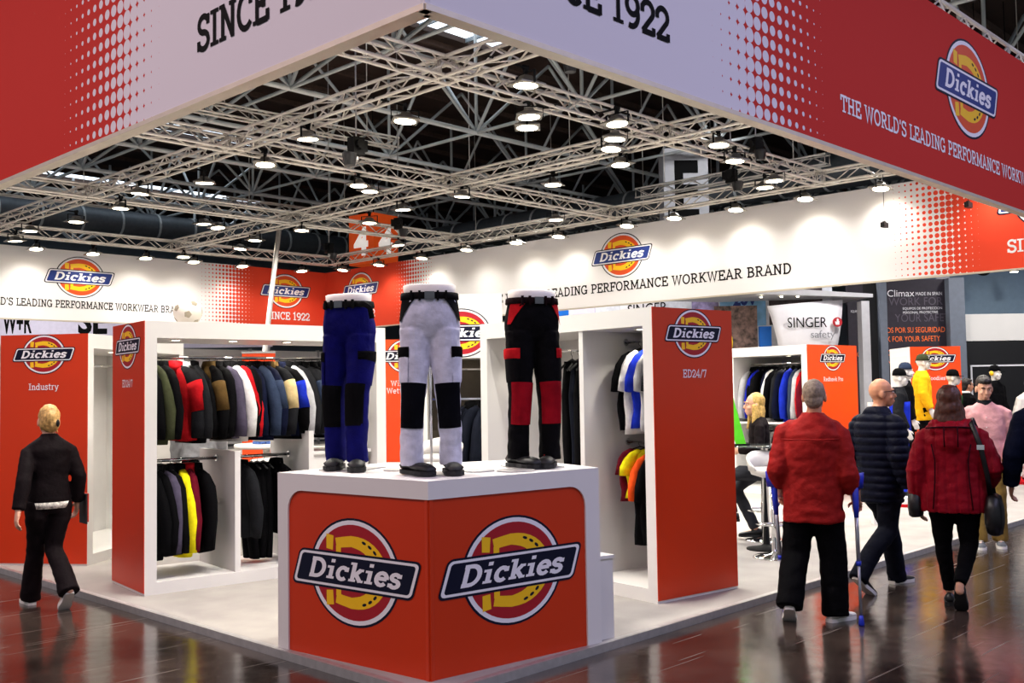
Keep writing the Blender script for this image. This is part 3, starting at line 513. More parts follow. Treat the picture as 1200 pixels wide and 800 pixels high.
# ------------------------------------------------------------------ clothes on hangers
def wrinkle(me, amp, fr=(9, 9, 3), seed=0):
    for v in me.vertices:
        c = V((v.co.x*fr[0]+seed*7, v.co.y*fr[1]-seed*3, v.co.z*fr[2]+seed)); v.co += v.normal*noise.noise(c)*amp
    return me
def ering(cx, cy, z, a, b, n=14, pw=.75, sl=0):
    r = []
    for j in range(n):
        t = 2*math.pi*j/n; c, s = math.cos(t), math.sin(t); r.append((cx+a*math.copysign(abs(c)**pw, c), cy+b*math.copysign(abs(s)**pw, s), z+sl*abs(s)))
    return r
GM = {}
def gmeshes(kind, var):
    key = (kind, var)
    if key in GM: return GM[key]
    g = {}; k = var
    if kind in ('jacket', 'shirt', 'vest'):
        Ln = {'jacket': .80, 'shirt': .74, 'vest': .72}[kind]+.03*math.sin(k*2.1); th = .055 if kind == 'jacket' else .032
        fl = .05 if kind == 'jacket' else .01
        rings = [ering(0, 0, -.085, th*.8, .06), ering(0, 0, -.11, th, .1), ering(0, 0, -.16, th*1.1, .17), ering(0, 0, -.23, th*1.15, .22)]
        for i in range(1, 8): rings.append(ering(.012*math.sin(i*1.3+k), .006*math.sin(i+k), -.23-(Ln-.23)*i/7, th*(1.15+.05*i), .225+fl*i/7))
        g['body'] = wrinkle(MB().loft(rings).mesh('body', WHITE, True), .022, seed=k)
        if kind != 'vest':
            for s, nm in ((-1, 'sleeve_front'), (1, 'sleeve_back')):
                c1, c2 = .012*math.sin(k), .014*math.cos(k)
                if kind == 'jacket':
                    P = [(0, s*.1, -.105), (0, s*.185, -.165), (0, s*.245, -.25), (.004, s*.285, -.38), (c1, s*.31, -.52), (c2, s*.32, -.66), (c2*1.4, s*.315, -.77)]; rr = [(.03, .03), (.046, .055), (.054, .075), (.056, .082), (.054, .08), (.05, .072), (.046, .06)]
                else: P = [(0, s*.1, -.1), (0, s*.16, -.15), (0, s*.2, -.22), (.006, s*.235, -.32), (.01, s*.25, -.42)]; rr = [(.02, .03), (.03, .05), (.034, .062), (.034, .066), (.03, .066)]
                g[nm] = wrinkle(MB().tube(P, rr, 12, side=(1, 0, 0)).mesh(nm, WHITE, True), .02, seed=k+s)
                if kind == 'jacket' and s < 0:
                    q = lambda r, d=.006: (r[0]+d, r[1]+d); g['accent_panel'] = wrinkle(MB().tube([P[2]]+[tuple(V(P[2]).lerp(V(P[3]), .5))]+P[3:5], [(r[0]+.005, r[1]+.004) for r in rr[2:4]+rr[3:5]], 12, side=(1, 0, 0)).mesh('accent_panel', WHITE, True), .02, seed=k+s)
        if kind == 'jacket': g['collar'] = wrinkle(MB().loft([ering(0, 0, -.15, .055, .095, 12), ering(.0, 0, -.085, .058, .085, 12), ering(.006, 0, -.035, .05, .07, 12), ering(.006, 0, -.03, .02, .04, 12)]).mesh('collar', WHITE, True), .012, seed=k)
    if kind == 'trousers':
        for s, nm in ((-1, 'leg_front'), (1, 'leg_back')):
            g[nm] = wrinkle(MB().loft([ering(0, s*.05, -.1, .03, .055), ering(0, s*.06, -.3, .045, .075), ering(.01*math.sin(k), s*.065, -.6, .045, .07), ering(.012*math.cos(k), s*.06, -.9, .04, .065), ering(0, s*.06, -1.12, .035, .06)]).mesh(nm, WHITE, True), .018, seed=k+s)
        g['waistband'] = MB().loft([ering(0, 0, -.12, .035, .115), ering(0, 0, -.075, .033, .11)]).mesh('waistband', WHITE, True)
    hk = MB().tube([(0, 0, -.06)]+[(.0, .018*math.sin(R(a)), .0-.018+.022+.018*math.cos(R(a))-.022) for a in range(-180, 100, 30)], .0025, 5)
    hk.tube([(0, -.19, -.135), (0, -.1, -.09), (0, 0, -.062), (0, .1, -.09), (0, .19, -.135)], .009, 6)
    g['hanger'] = hk.mesh('hanger', BLACKP, True); GM[key] = g; return g
def garment(kind, colors, M, label, group, var=0, name=None, sc_=1):
    """colors: main, sleeve, collar"""
    g = gmeshes(kind, var % 4); t = thing(name or {'jacket': 'work_jacket', 'shirt': 't_shirt', 'trousers': 'work_trousers', 'vest': 'bib_overall'}[kind], label, {'jacket': 'jacket', 'shirt': 'shirt', 'trousers': 'trousers', 'vest': 'overall'}[kind], group=group)
    t.matrix_world = M @ Matrix.Diagonal((1, 1, sc_, 1))
    for nm, me in g.items():
        if nm == 'accent_panel' and len(colors) < 4: continue
        o = link(nm, me, t); o.material_slots[0].link = 'OBJECT'
        o.material_slots[0].material = BLACKP if nm == 'hanger' else colors[3] if nm == 'accent_panel' else colors[1] if ('sleeve' in nm or nm == 'leg_front') else colors[2] if nm in ('collar', 'waistband') else colors[0]
    return t
K = {n: cloth(n, h) for n, h in dict(black='#070709', char='#1b1c1f', olive='#3d412c', red='#b3161d', navy='#0d1228', slate='#2f3a50', white='#e6e4e2', blue='#1b2fb0', royal='#16209a', yellow='#f2e21a', brown='#5a4525', grey='#85868a', lgrey='#b9babd', tan='#8f6a33', purple='#4c4658', beige='#d6bf8a', maroon='#5f0f1f', green='#2c5a2c', jeans='#12151f', orange='#f0541e').items()}
# ------------------------------------------------------------------ display units
UH = 2.285-PH
DU = R(-7.744); D1 = V((math.cos(DU), math.sin(DU), 0)); D2 = V((-math.sin(DU), math.cos(DU), 0))
GREYIN = mat('white_inside', '#e2dfdc', .5, var=.02)
DLM = MB().lathe([(.045, 0), (.05, -.004), (.05, 0)], 14).mesh('trim_ring', ALUD); DLE = MB().lathe([(.001, -.003), (.034, -.003), (.034, 0), (.001, 0)], 14).mesh('bulb', LENS)
def shelf_unit(label, loc, rz, W, D, side, side_logo_r=.18, text=None, pt=.1, divs=(), dh=None, back=False, rails=(), name='display_unit', lights=4, side_mat=ORANGE, H=UH):
    """front opens along local x (0..W) at y=0, depth towards +y. side: 'left' panel at x=0, 'right' at x=W, carries the orange board outside"""
    t = thing(name, label, 'display unit', loc, rz)
    for nm, x0, x1 in (('left', 0, pt), ('right', W-pt, W)):
        p = MB().span((x0, 0, 0), (x1, D, H)).build('side_panel', WHITE, t)
        if side == nm:
            xx = x0 if nm == 'left' else x1; s = -1 if nm == 'left' else 1
            b = MB().span((xx, .0, .02), (xx+s*.006, D, H)).build('orange_board', side_mat, p)
            xd = (0, -1, 0) if nm == 'left' else (0, 1, 0)
            put_logo(b, (xx+s*.007, D/2, 2.09-PH if H < 2.4 else H-.3), xd, side_logo_r)
            if text: put_slab(b, text, (xx+s*.007, D/2, 1.745-PH), xd, .062, None, PWHITE, .13, .08, True)
    MB().span((pt, 0, H-.14), (W-pt, D, H)).build('top_panel', WHITE, t); MB().span((pt, 0, 0), (W-pt, D, .1)).build('plinth', WHITE, t)
    if back: MB().span((pt, D-.02, .1), (W-pt, D, H-.14)).build('back_panel', GREYIN, t)
    for (x, h) in divs: MB().span((x-.025, .01, .1), (x+.025, D-.01, h)).build('divider', WHITE, t)
    for (x0, x1, y, z) in rails:
        r = MB().tube([(x0, y, z), (x1, y, z)], .014, 8).build('clothes_rail', CHROME, t, True)
        for x in (x0+.004, x1-.004): MB().tube([(x-.006, y, z), (x+.006, y, z)], .03, 12).build('rail_socket', CHROME, r)
    for i in range(lights):
        x = pt+(W-2*pt)*(i+.5)/lights; l = link('downlight', DLM, t, (x, D*.35, H-.14)); link('bulb', DLE, l)
        s = bpy.data.lights.new('unit_beam', 'SPOT'); s.energy = 11; s.color = (1, .93, .82); s.spot_size = R(120); s.spot_blend = .6; s.shadow_soft_size = .04
        so = bpy.data.objects.new('unit_beam', s); COL.objects.link(so); so.parent = t; so.location = (x, D*.35, H-.15)
    return t
def hang(base, x, y, z, yaw): return base @ Matrix.Translation((x, y, z)) @ rotz(yaw)
# jacket unit, open to both sides
lu = shelf_unit('white open unit of hanging jackets, orange narrow side, with the white ball on top', (3.894, 7.957, PH), DU, 2.28, .83, 'left', text='ED24/7', divs=((.8, 1.13), (1.5, 1.28)), rails=((.1, 2.18, .41, 2.0-PH), (.1, .775, .41, 1.11-PH), (.825, 1.475, .41, 1.11-PH)), lights=4)
LUM = Matrix.Translation((3.894, 7.957, PH)) @ rotz(DU)
up = [(.12, 'black', 'black', 'black'), (.19, 'olive', 'olive', 'black'), (.27, 'char', 'black', 'black'), (.40, 'red', 'char', 'red', 'red'), (.47, 'black', 'black', 'lgrey'), (.55, 'black', 'char', 'black'), (.70, 'brown', 'black', 'brown', 'brown'), (.77, 'black', 'black', 'black'), (.84, 'purple', 'purple', 'black'), (.90, 'white', 'white', 'black'), (.96, 'black', 'red', 'black'), (1.02, 'black', 'black', 'black'), (1.08, 'slate', 'navy', 'black'), (1.15, 'navy', 'slate', 'black'), (1.22, 'slate', 'navy', 'black', 'slate'), (1.30, 'char', 'char', 'brown', 'beige'), (1.37, 'navy', 'black', 'navy', 'blue'), (1.45, 'black', 'lgrey', 'black'), (1.53, 'black', 'char', 'black'), (1.62, 'char', 'char', 'black', 'slate'), (1.70, 'slate', 'black', 'black'), (1.79, 'black', 'black', 'black'), (1.9, 'char', 'navy', 'black')]
cn = dict(black='black', char='charcoal', olive='olive green', red='red', brown='brown', purple='dark purple-grey', white='white', navy='navy', slate='slate blue', beige='beige', blue='bright blue', lgrey='pale grey', grey='grey', yellow='yellow', maroon='maroon', royal='royal blue', tan='tan', orange='orange', jeans='dark denim')
def glabel(kind, c, where):
    a = cn[c[0]]; s = a if c[0] == c[1] else '%s with %s sleeves' % (a, cn[c[1]])
    return ('%s %s %s' % (s.split(' with ')[0], kind, ('with '+s.split(' with ')[1]+' ') if ' with ' in s else '')+where).replace('  ', ' ')
for i, (x, a, b, *c) in enumerate(up): garment('jacket', (K[a], K[b], *[K[q] for q in c]), hang(LUM, x, .41, 2.0-PH, R(rnd.uniform(-6, 22))) @ Matrix.Diagonal((1, 1, .9, 1)), glabel('work jacket', (a, b), ('and %s panel ' % cn[c[1]] if len(c) > 1 else '')+'on the upper jacket rail'), 'jackets on the upper rail of the open jacket unit', i)
lo = [(.15, 'black', 'black', 'black'), (.21, 'black', 'black', 'black'), (.27, 'char', 'purple', 'black'), (.35, 'black', 'black', 'black'), (.43, 'yellow', 'yellow', 'black'), (.51, 'red', 'maroon', 'red'), (.58, 'black', 'black', 'black')]
for i, (x, a, b, c) in enumerate(lo): garment('jacket', (K[a], K[b], K[c]), hang(LUM, x, .41, 1.11-PH, R(rnd.uniform(-12, 12))), glabel('pullover', (a, b), 'on the short lower rail by the orange side'), 'pullovers on the lower rail by the orange side', i+1, 'pullover', .98)
for i, (x, a, kd) in enumerate([(1.0, 'char', 'jacket'), (1.1, 'black', 'trousers'), (1.16, 'black', 'trousers'), (1.22, 'black', 'trousers'), (1.34, 'black', 'jacket')]):
    garment(kd, (K[a], K[a], K['black']), hang(LUM, x, .41, 1.11-PH, R(rnd.uniform(0, 14))), glabel('work jacket' if kd == 'jacket' else 'work trousers', (a, a), 'on the middle lower rail beside the white divider'), 'clothes on the middle lower rail', i+2, None, .9 if kd == 'jacket' else .82)
t = thing('shoe_box', 'white box shelf standing at the open end of the jacket unit', 'box', LUM @ V((1.84, .1, .1)), DU); MB().span((-.3, .0, 0), (.3, .6, .96)).build('carcass', WHITE, t); MB().span((-.32, -.02, .96), (.32, .62, .99)).build('top', WHITE, t)
# shirt unit, back to the right aisle
RUM = Matrix.Translation((6.292, 4.615, PH)) @ rotz(DU+math.pi/2) @ Matrix.Translation((0, 0, 0))
# local x runs along D2 (away), local y must run along +D1, so mirror by placing x reversed
ru = shelf_unit('white open unit with hanging T-shirts and an orange ED24/7 board facing the aisle', V((6.292, 4.615, PH))+D2*2.2, DU-math.pi/2, 2.2, .92, 'right', text='ED24/7', divs=((1.38, 2.1),), rails=((1.405, 2.1, .5, 2.06-PH), (1.405, 2.1, .5, 1.22-PH), (.1, 1.355, .5, 2.02-PH)), lights=3)
MB().span((1.36, .9, .1), (2.1, .92, UH-.14)).build('back_panel', GREYIN, ru); MB().span((.1, .9, .1), (.62, .92, UH-.14)).build('back_panel', GREYIN, ru)
RM = Matrix.Translation(V((6.292, 4.615, PH))+D2*2.2) @ rotz(DU-math.pi/2)
for i, (x, a, b) in enumerate([(1.58, 'black', 'black'), (1.65, 'white', 'white'), (1.73, 'blue', 'blue'), (1.83, 'lgrey', 'lgrey'), (1.9, 'char', 'char'), (1.97, 'black', 'black'), (2.03, 'navy', 'navy')]):
    garment('shirt', (K[a], K[b], K[b]), hang(RM, x, .5, 2.06-PH, R(rnd.uniform(-8, 8))), glabel('T-shirt', (a, b), 'on the upper rail of the shirt unit'), 'T-shirts on the upper rail of the shirt unit', i)
for i, (x, a, b, kd) in enumerate([(1.55, 'maroon', 'maroon', 'shirt'), (1.65, 'yellow', 'yellow', 'shirt'), (1.73, 'black', 'orange', 'shirt'), (1.80, 'black', 'black', 'shirt'), (1.90, 'tan', 'tan', 'vest'), (1.98, 'black', 'black', 'shirt')]):
    garment(kd, (K[a], K[b], K[b]), hang(RM, x, .5, 1.22-PH, R(rnd.uniform(-8, 8))), glabel('work vest' if kd == 'vest' else 'T-shirt', (a, b), 'on the lower rail of the shirt unit'), 'T-shirts on the lower rail of the shirt unit', i+1, None, .62 if a in ('maroon', 'yellow') else 1.1)
for i in range(7):
    a = ('black', 'jeans', 'black', 'char', 'black', 'jeans', 'black')[i]
    garment('trousers', (K[a], K[a], K['black']), hang(RM, .72+.09*i, .5, 2.02-PH, R(rnd.uniform(-15, 15))), glabel('work trousers', (a, a), 'hanging behind the black and red mannequin trousers'), 'trousers hanging in the shirt unit', i, None, 1.35)
# "Industry" unit turned square to the lens, orange board towards the aisle
E1 = V((-.586, .811, 0)); rzI = math.atan2(-E1.y, -E1.x)   # board reads from far to near
iu = shelf_unit('white open unit with a broad orange Industry board beside the walking woman', V((4.231, 9.823, PH)), math.atan2(.586, .811), 2.0, .92, 'left', text='Industry', pt=.1, back=True, rails=((.1, 1.9, .5, 1.95),), lights=3)
IM = Matrix.Translation((4.231, 9.823, PH)) @ rotz(math.atan2(.586, .811))
# ------------------------------------------------------------------ figures
def remeshed(mb, name, mats, voxel, smooth=4):
    me = mb.mesh(name, mats); o = bpy.data.objects.new(name, me); COL.objects.link(o)
    m = o.modifiers.new('r', 'REMESH'); m.mode = 'VOXEL'; m.voxel_size = voxel
    if smooth: s = o.modifiers.new('s', 'SMOOTH'); s.factor = .5; s.iterations = smooth
    dg = bpy.context.evaluated_depsgraph_get(); n = bpy.data.meshes.new_from_object(o.evaluated_get(dg)); n.name = name
    bpy.data.objects.remove(o); bpy.data.meshes.remove(me)
    n.polygons.foreach_set('use_smooth', [True]*len(n.polygons)); n.materials.clear()
    for q in (mats if isinstance(mats, (list, tuple)) else [mats]): n.materials.append(q)
    return n
def displace(me, fn):
    nor = [v.normal.copy() for v in me.vertices]
    for v, n in zip(me.vertices, nor): v.co += n*fn(v.co)
    me.update(); return me
def folds(amp, fx=7, fz=14, seed=0): return lambda c: amp*noise.noise(V((c.x*fx+seed, c.y*fx-seed, c.z*fz+seed*2)))+amp*.5*noise.noise(V((c.x*20+seed, c.y*20, c.z*26)))
def quilt(pitch, amp): return lambda c: amp*abs(math.sin(math.pi*c.z/pitch))**.55+.004*noise.noise(c*22)
def add_hand(mb, w, d, n, th, curl=35, s=1):
    w, d, n = V(w), V(d).normalized(), V(n).normalized(); n = (n-d*n.dot(d)).normalized(); lat = d.cross(n)*th; s *= .95
    mb.tube([w-d*.03, w, w+d*.045*s, w+d*.09*s], [(.024, .028), (.022, .03), (.018, .042), (.013, .04)], 10, side=n)
    for i, L in enumerate((.072, .082, .076, .058)):
        b = w+d*.085*s+lat*(.031-.0205*i)*s; a1, a2, a3 = R(curl*.5), R(curl*1.2), R(curl*1.9)
        p1 = b+(d*math.cos(a1)+n*math.sin(a1))*L*.45*s; p2 = p1+(d*math.cos(a2)+n*math.sin(a2))*L*.33*s; p3 = p2+(d*math.cos(a3)+n*math.sin(a3))*L*.26*s
        mb.capsule([b-d*.015, b, p1, p2, p3], [.0095, .0095, .009, .0085, .0075], 7)
    tb = w+d*.028*s+lat*.034*s; t1 = tb+(d*.62+lat*.6+n*.35).normalized()*.035*s; t2 = t1+(d*.9+lat*.15+n*.35).normalized()*.032*s
    mb.capsule([tb-lat*.02, tb, t1, t2], [.013, .0125, .0105, .0085], 7)
def add_head(mb, c, M, face=True):
    h = MB(); h.ell((0, -.012, .02), (.076, .094, .098)); h.ell((0, .028, -.04), (.06, .064, .078)); h.ell((0, .05, -.088), (.036, .036, .028))
    h.tube([(0, .082, .012), (0, .1, -.012), (0, .107, -.03), (0, .09, -.04)], [.008, .011, .0145, .009], 8)
    for s in (-1, 1): h.ell((s*.077, -.008, -.018), (.011, .022, .034)); h.ell((s*.036, .066, -.035), (.024, .02, .02)); h.ell((s*.03, .083, .026), (.026, .012, .008))
    h.ell((0, .09, -.064), (.024, .011, .0055)); h.ell((0, .088, -.076), (.02, .011, .006))
    mb.v += [tuple(M @ V(v)) for v in []]
    o = len(mb.v); mb.v += [tuple(V(c)+M @ V(v)) for v in h.v]; mb.f += [tuple(i+o for i in f) for f in h.f]; mb.mi += [mb.m]*len(h.f)
def shoe(parent, ank, ang, pitch, upper, sole, L=.27, boot=0, name='shoe', lace=None):
    """ank: ball point under the ankle on the ground, foot points along +y turned by ang (degrees)"""
    M = Matrix.Translation(ank) @ rotz(R(ang)) @ Matrix.Translation((0, .12, 0)) @ Matrix.Rotation(R(-pitch), 4, 'X') @ Matrix.Translation((0, -.12, 0)); k = L/.27; ww = 1.22 if boot else 1; u = MB()
    prof = [(-.078, .026, .05, .035), (-.07, .034, .085, .02), (-.03, .038, .095+boot, .02), (.02, .038, .09+boot*.8, .02), (.06, .04, .07, .02), (.11, .046, .058+boot*.35, .02), (.15, .046, .05+boot*.4, .02), (.18, .036, .043+boot*.3, .02), (.192, .018, .036, .022)]
    u.loft([[(w*ww*math.cos(t)*(.82 if math.sin(t) > .4 else 1), y*k, z0+(h-z0)*(.5+.5*math.sin(t))) for t in [2*math.pi*j/12 for j in range(12)]] for y, w, h, z0 in prof])
    o = u.build(name, upper, parent, True, M=M); s = MB()
    ol = [(-.082, .0), (-.075, .03), (-.03, .04), (.04, .038), (.11, .05), (.16, .046), (.19, .025), (.2, 0)]; pts = [(w*ww, y*k) for y, w in ol]+[(-w*ww, y*k) for y, w in ol[::-1]]
    s.prism(pts, 0, .026); s.build('sole', sole, o)
    if lace:
        l = MB()
        for q in range(4): l.tube([(-.025, .035+.018*q, .098-.012*q), (0, .04+.018*q, .104-.012*q), (.025, .035+.018*q, .098-.012*q)], .003, 5)
        l.build('lace', lace, o, True)
    return o
def wtube(mb, pts, rs, side=None, n=14): mb.tube(pts, rs, n, side=side)
EYEW = mat('eye_white', '#efe9e2', .2, var=.01); EYED = mat('eye_dark', '#1c130d', .2, var=.05)
def person(label, loc, heading, S, name='person', cat='person', group=None):
    """S: joints in metres, local x to the person's right, y forward, z up; heading = world vector they walk along"""
    g = lambda k, d: S.get(k, d)
    skin = g('skin', SKIN); b = MB(); hc = V(g('head', (0, .02, 1.6))); HM = (rotz(R(g('turn', 0))) @ Matrix.Rotation(R(g('nod', 0)), 4, 'X')).to_3x3()
    add_head(b, hc, HM); nk = V(g('neck', (0, -.015, 1.44)))
    b.tube([hc+HM @ V((0, -.02, -.03)), hc+HM @ V((0, -.02, -.1)), nk, nk-V((0, 0, .08))], [.05, .052, .06, .075], 12)
    pel = V(g('pelvis', (0, 0, .93))); b.tube([nk-V((0, 0, .05)), (nk+pel)/2+V((0, 0, .1)), pel+V((0, 0, .05)), pel-V((0, 0, .08))], [(.1, .07), (.12, .085), (.13, .09), (.1, .08)], 12, side=(1, 0, 0))
    j = {}
    for s, q in ((-1, 'L'), (1, 'R')):
        sh = V(g('sh'+q, (s*.175, -.01, 1.4))); el = V(g('el'+q, (s*.235, -.04, 1.13))); wr = V(g('wr'+q, (s*.25, .06, .89)))
        hp = V(g('hip'+q, (pel.x+s*.088, pel.y, pel.z-.03))); kn = V(g('kn'+q, (s*.095, .03, .5))); an = V(g('an'+q, (s*.1, -.02, .09)))
        j[q] = (sh, el, wr, hp, kn, an)
        b.tube([nk-V((0, 0, .1)), V((nk.x+(sh.x-nk.x)*.6, sh.y, sh.z-.06)), sh-V(((sh.x-nk.x)*.1, 0, .085)), el, wr], [.045, .04, .04, .034, .026], 10)
        hd = V(g('hd'+q, (wr-el).normalized())); add_hand(b, wr, hd, g('pn'+q, (-s, 0, 0)), g('th'+q, -s*1.0 if s < 0 else -1.0) if False else g('th'+q, s), g('curl'+q, 35))
        b.tube([hp+V((0, 0, .04)), hp-V((0, 0, .1)), kn, an, an-V((0, 0, .03))], [.06, .06, .042, .03, .03], 10)
        fa = R(g('fa'+q, 0)); b.capsule([an-V((0, 0, .03)), an+V((-math.sin(fa)*.1, math.cos(fa)*.1, -.05))], [.032, .022], 8)
    root = link(name, remeshed(b, name, skin, .0075, 2)); tag(root, label, cat, group)
    root.location = loc; h = V(heading); root.rotation_euler = (0, 0, math.atan2(h.y, h.x)-math.pi/2)
    for s in ((-1, 1) if g('eyes', 1) else ()):
        e = MB(); e.m = 0; e.ell((0, 0, 0), (.011, .007, .006), 10, 6); e.m = 1; e.ell((0, .005, 0), (.0055, .004, .0055), 8, 5); e.build('eye', [EYEW, EYED], root, True, loc=hc+HM @ V((s*.031, .0805, .004)))
        if g('brows', None): MB().tube([(-.018, 0, -.002), (0, .004, .003), (.018, 0, -.001)], [.003, .0045, .003], 6).build('eyebrow', g('brows', None), root, True, M=Matrix.Translation(hc+HM @ V((s*.033, .092, .03))) @ HM.to_4x4())
    # trousers
    t = MB(); k = g('leg_r', (.1, .085, .078, .075, .078)); ps = g('pel_r', (.165, .115))
    t.tube([pel+V((0, 0, .12)), pel+V((0, 0, .05)), pel-V((0, 0, .06)), pel-V((0, 0, .11))], [(ps[0]*.92, ps[1]*.9), ps, (ps[0]*1.02, ps[1]*1.02), (ps[0]*.8, ps[1]*.85)], 16, side=(1, 0, 0))
    for q in 'LR':
        sh, el, wr, hp, kn, an = j[q]; t.tube([hp+V((0, 0, .02)), hp-V((0, 0, .09)), hp.lerp(kn, .6), kn, kn.lerp(an, .5), an-V((0, 0, g('cuff', .03)))], [k[0], k[0], k[1], k[2], k[3], k[4]], 14)
    link('trousers', displace(remeshed(t, 'trousers', g('pants', K['black']), .011, 3), folds(.006, 8, 16, 3)), root)
    # coat / shirt
    if g('top', None):
        c = MB(); rings = g('rings', None) or [(.70, 0, 0, .2, .14), (.85, 0, 0, .195, .135), (1.02, 0, -.005, .185, .125), (1.2, 0, -.01, .195, .13), (1.34, 0, -.015, .2, .125), (1.42, 0, -.015, .165, .1), (1.47, 0, -.015, .085, .075)]
        c.loft([ering(x, y, z, a, bb, 24, .85) for z, x, y, a, bb in rings]); sr = g('slv', (.082, .078, .07, .058))
        for q in 'LR':
            sh, el, wr, *_ = j[q]; cut = g('cutslv', .97)
            s0 = V((nk.x+(sh.x-nk.x)*.4, sh.y, sh.z-.0)); s1 = sh-V((0, 0, .03)); c.tube([s0-V((0, 0, .012)), V((s0.x+(sh.x-s0.x)*.62, sh.y, sh.z-.012)), s1-V((-(sh.x-nk.x)*.03, 0, .012)), s1.lerp(el, .5), el, el.lerp(wr, .5), el.lerp(wr, cut)], [sr[0]*.66, sr[0]*.74, sr[0]*.84, sr[0]*.88, sr[1]*.95, sr[2], sr[3]], 14)
        for cc, rr in g('extra', []): c.ell(cc, rr, 16, 10)
        if g('collar', 1): c.tube([nk+V((0, -.0, -.03)), nk+V((0, .0, .035))], [g('colr', .092), g('colr', .092)*.84], 18)
        link(g('topname', 'jacket'), displace(remeshed(c, g('topname', 'jacket'), g('top', None), .0095, 9), g('tdisp', folds(.007))), root)
    # hair
    if g('hair', None):
        hb = MB()
        for q in g('hair', None):
            if q[0] == 'e': hb.ell(V(q[1]), q[2], 16, 12)
            else: hb.tube(q[1], q[2], 14, side=(1, 0, 0))
        hm_ = remeshed(hb, 'hair', g('hairmat', None), .0075, 2); displace(hm_, lambda v: .005*noise.noise(V((v.x*70, v.y*70, v.z*12)))+.004*noise.noise(v*30))
        link('hair', hm_, root, M=Matrix.Translation(hc) @ HM.to_4x4())
    for q in 'LR':
        an = j[q][5]
        if g('shoe', None) is not None:
            sp = g('shoe', None); lift = g('lift'+q, 0)
            shoe(root, (an.x, an.y+.0, max(0, an.z-.09) if lift == 0 else g('gz'+q, 0)), g('fa'+q, 0), lift, sp[0], sp[1], g('shoeL', .27), 0, 'shoe', g('lace', None))
    return root
def add_part(root, name, mb, mats, smooth=True, **k): return mb.build(name, mats, root, smooth, **k)
HB1 = mat('hair_blonde', '#c49c5c', .5, var=.35, scale=60); HBR = mat('hair_brown', '#4a2415', .45, var=.4, scale=60); HGY = mat('hair_grey', '#8d7b6a', .6, var=.3, scale=60); HDK = mat('hair_dark', '#1c120d', .5, var=.3, scale=60)
SHORT = [('e', (0, -.024, .03), (.081, .095, .1)), ('e', (0, -.06, -.03), (.07, .055, .07))]
SOLEW = mat('sole_white', '#e4e0da', .6, var=.05); SOLEB = mat('sole_black', '#141416', .7, var=.1); LEATH = mat('black_leather', '#0e0e10', .4, var=.15); BEIGE = mat('beige_leather', '#cdb9a4', .5, var=.08)
HD = V((1, 0, 0)); ROS = cloth('brick_red', '#8f1d1b', .6); WINE = cloth('wine_red', '#86101f', .5); NVP = cloth('navy_puffer', '#0d1020', .5); BLZ = cloth('dark_blazer', '#161012', .7); KHA = cloth('khaki', '#7d6433'); PNK = cloth('pale_pink', '#d79d9d'); SUIT = cloth('navy_suit', '#0c1124', .7); DENB = cloth('dark_jeans', '#10121c'); GJEAN = cloth('grey_jeans', '#33343a')
# woman in black suit
w1 = person('blonde woman in a black trouser suit walking away with a red folder', (3.29, 8.36, 0), (.10, .99, 0), dict(
    skin=SKINP, head=(0, .02, 1.485), neck=(0, -.01, 1.345), pelvis=(0, 0, .86), shL=(-.155, -.01, 1.28), shR=(.155, -.01, 1.28), elL=(-.22, -.13, 1.02), wrL=(-.27, -.18, .8), elR=(.215, -.06, 1.03), wrR=(.225, .02, .82), pnR=(-1, 0, .0),
    knL=(-.055, .14, .47), anL=(-.06, .27, .09), knR=(.045, .02, .45), anR=(.075, -.30, .2), liftR=42, gzR=.02, leg_r=(.09, .076, .068, .072, .082), pel_r=(.15, .11), cuff=.05, pants=BLZ, top=BLZ, topname='blazer',
    rings=[(.84, 0, 0, .165, .12), (.92, 0, 0, .16, .118), (1.03, 0, -.005, .142, .105), (1.15, 0, -.01, .155, .11), (1.25, 0, -.012, .165, .11), (1.31, 0, -.012, .14, .085), (1.36, 0, -.012, .07, .065)], slv=(.066, .06, .056, .05), colr=.075, tdisp=folds(.005),
    hair=SHORT+[('e', (0, -.085, .01), (.06, .045, .075)), ('e', (.012, -.105, -.03), (.036, .034, .05)), ('e', (-.05, -.05, -.02), (.034, .045, .06)), ('t', [(-.06, -.02, -.03), (-.066, -.03, -.1)], [.008, .004]), ('t', [(.03, -.09, -.04), (.04, -.1, -.1)], [.014, .006])], hairmat=HB1, shoe=(BEIGE, SOLEW), shoeL=.24))
add_part(w1, 'blouse', MB().tube([(0, -.0, .84), (0, 0, .79)], [(.168, .125), (.16, .118)], 24, side=(1, 0, 0)), mat('patterned_blouse', '#cfc9bf', .7, var=.6, scale=45))
add_part(w1, 'hair_clip', MB().ell((.03, -.128, 1.462), (.014, .012, .03), 10, 6), BLACKP)
t = thing('folder', 'thin black folder with a red edge held by the walking woman', 'folder', (3.29, 8.36, 0), w1.rotation_euler.z); MB().box((.275, .02, .76), (.012, .17, .24)).build('cover', BLACKP, t); MB().box((.287, .02, .77), (.01, .165, .23)).build('sheet', mat('red_card', '#d0301c', .6), t)
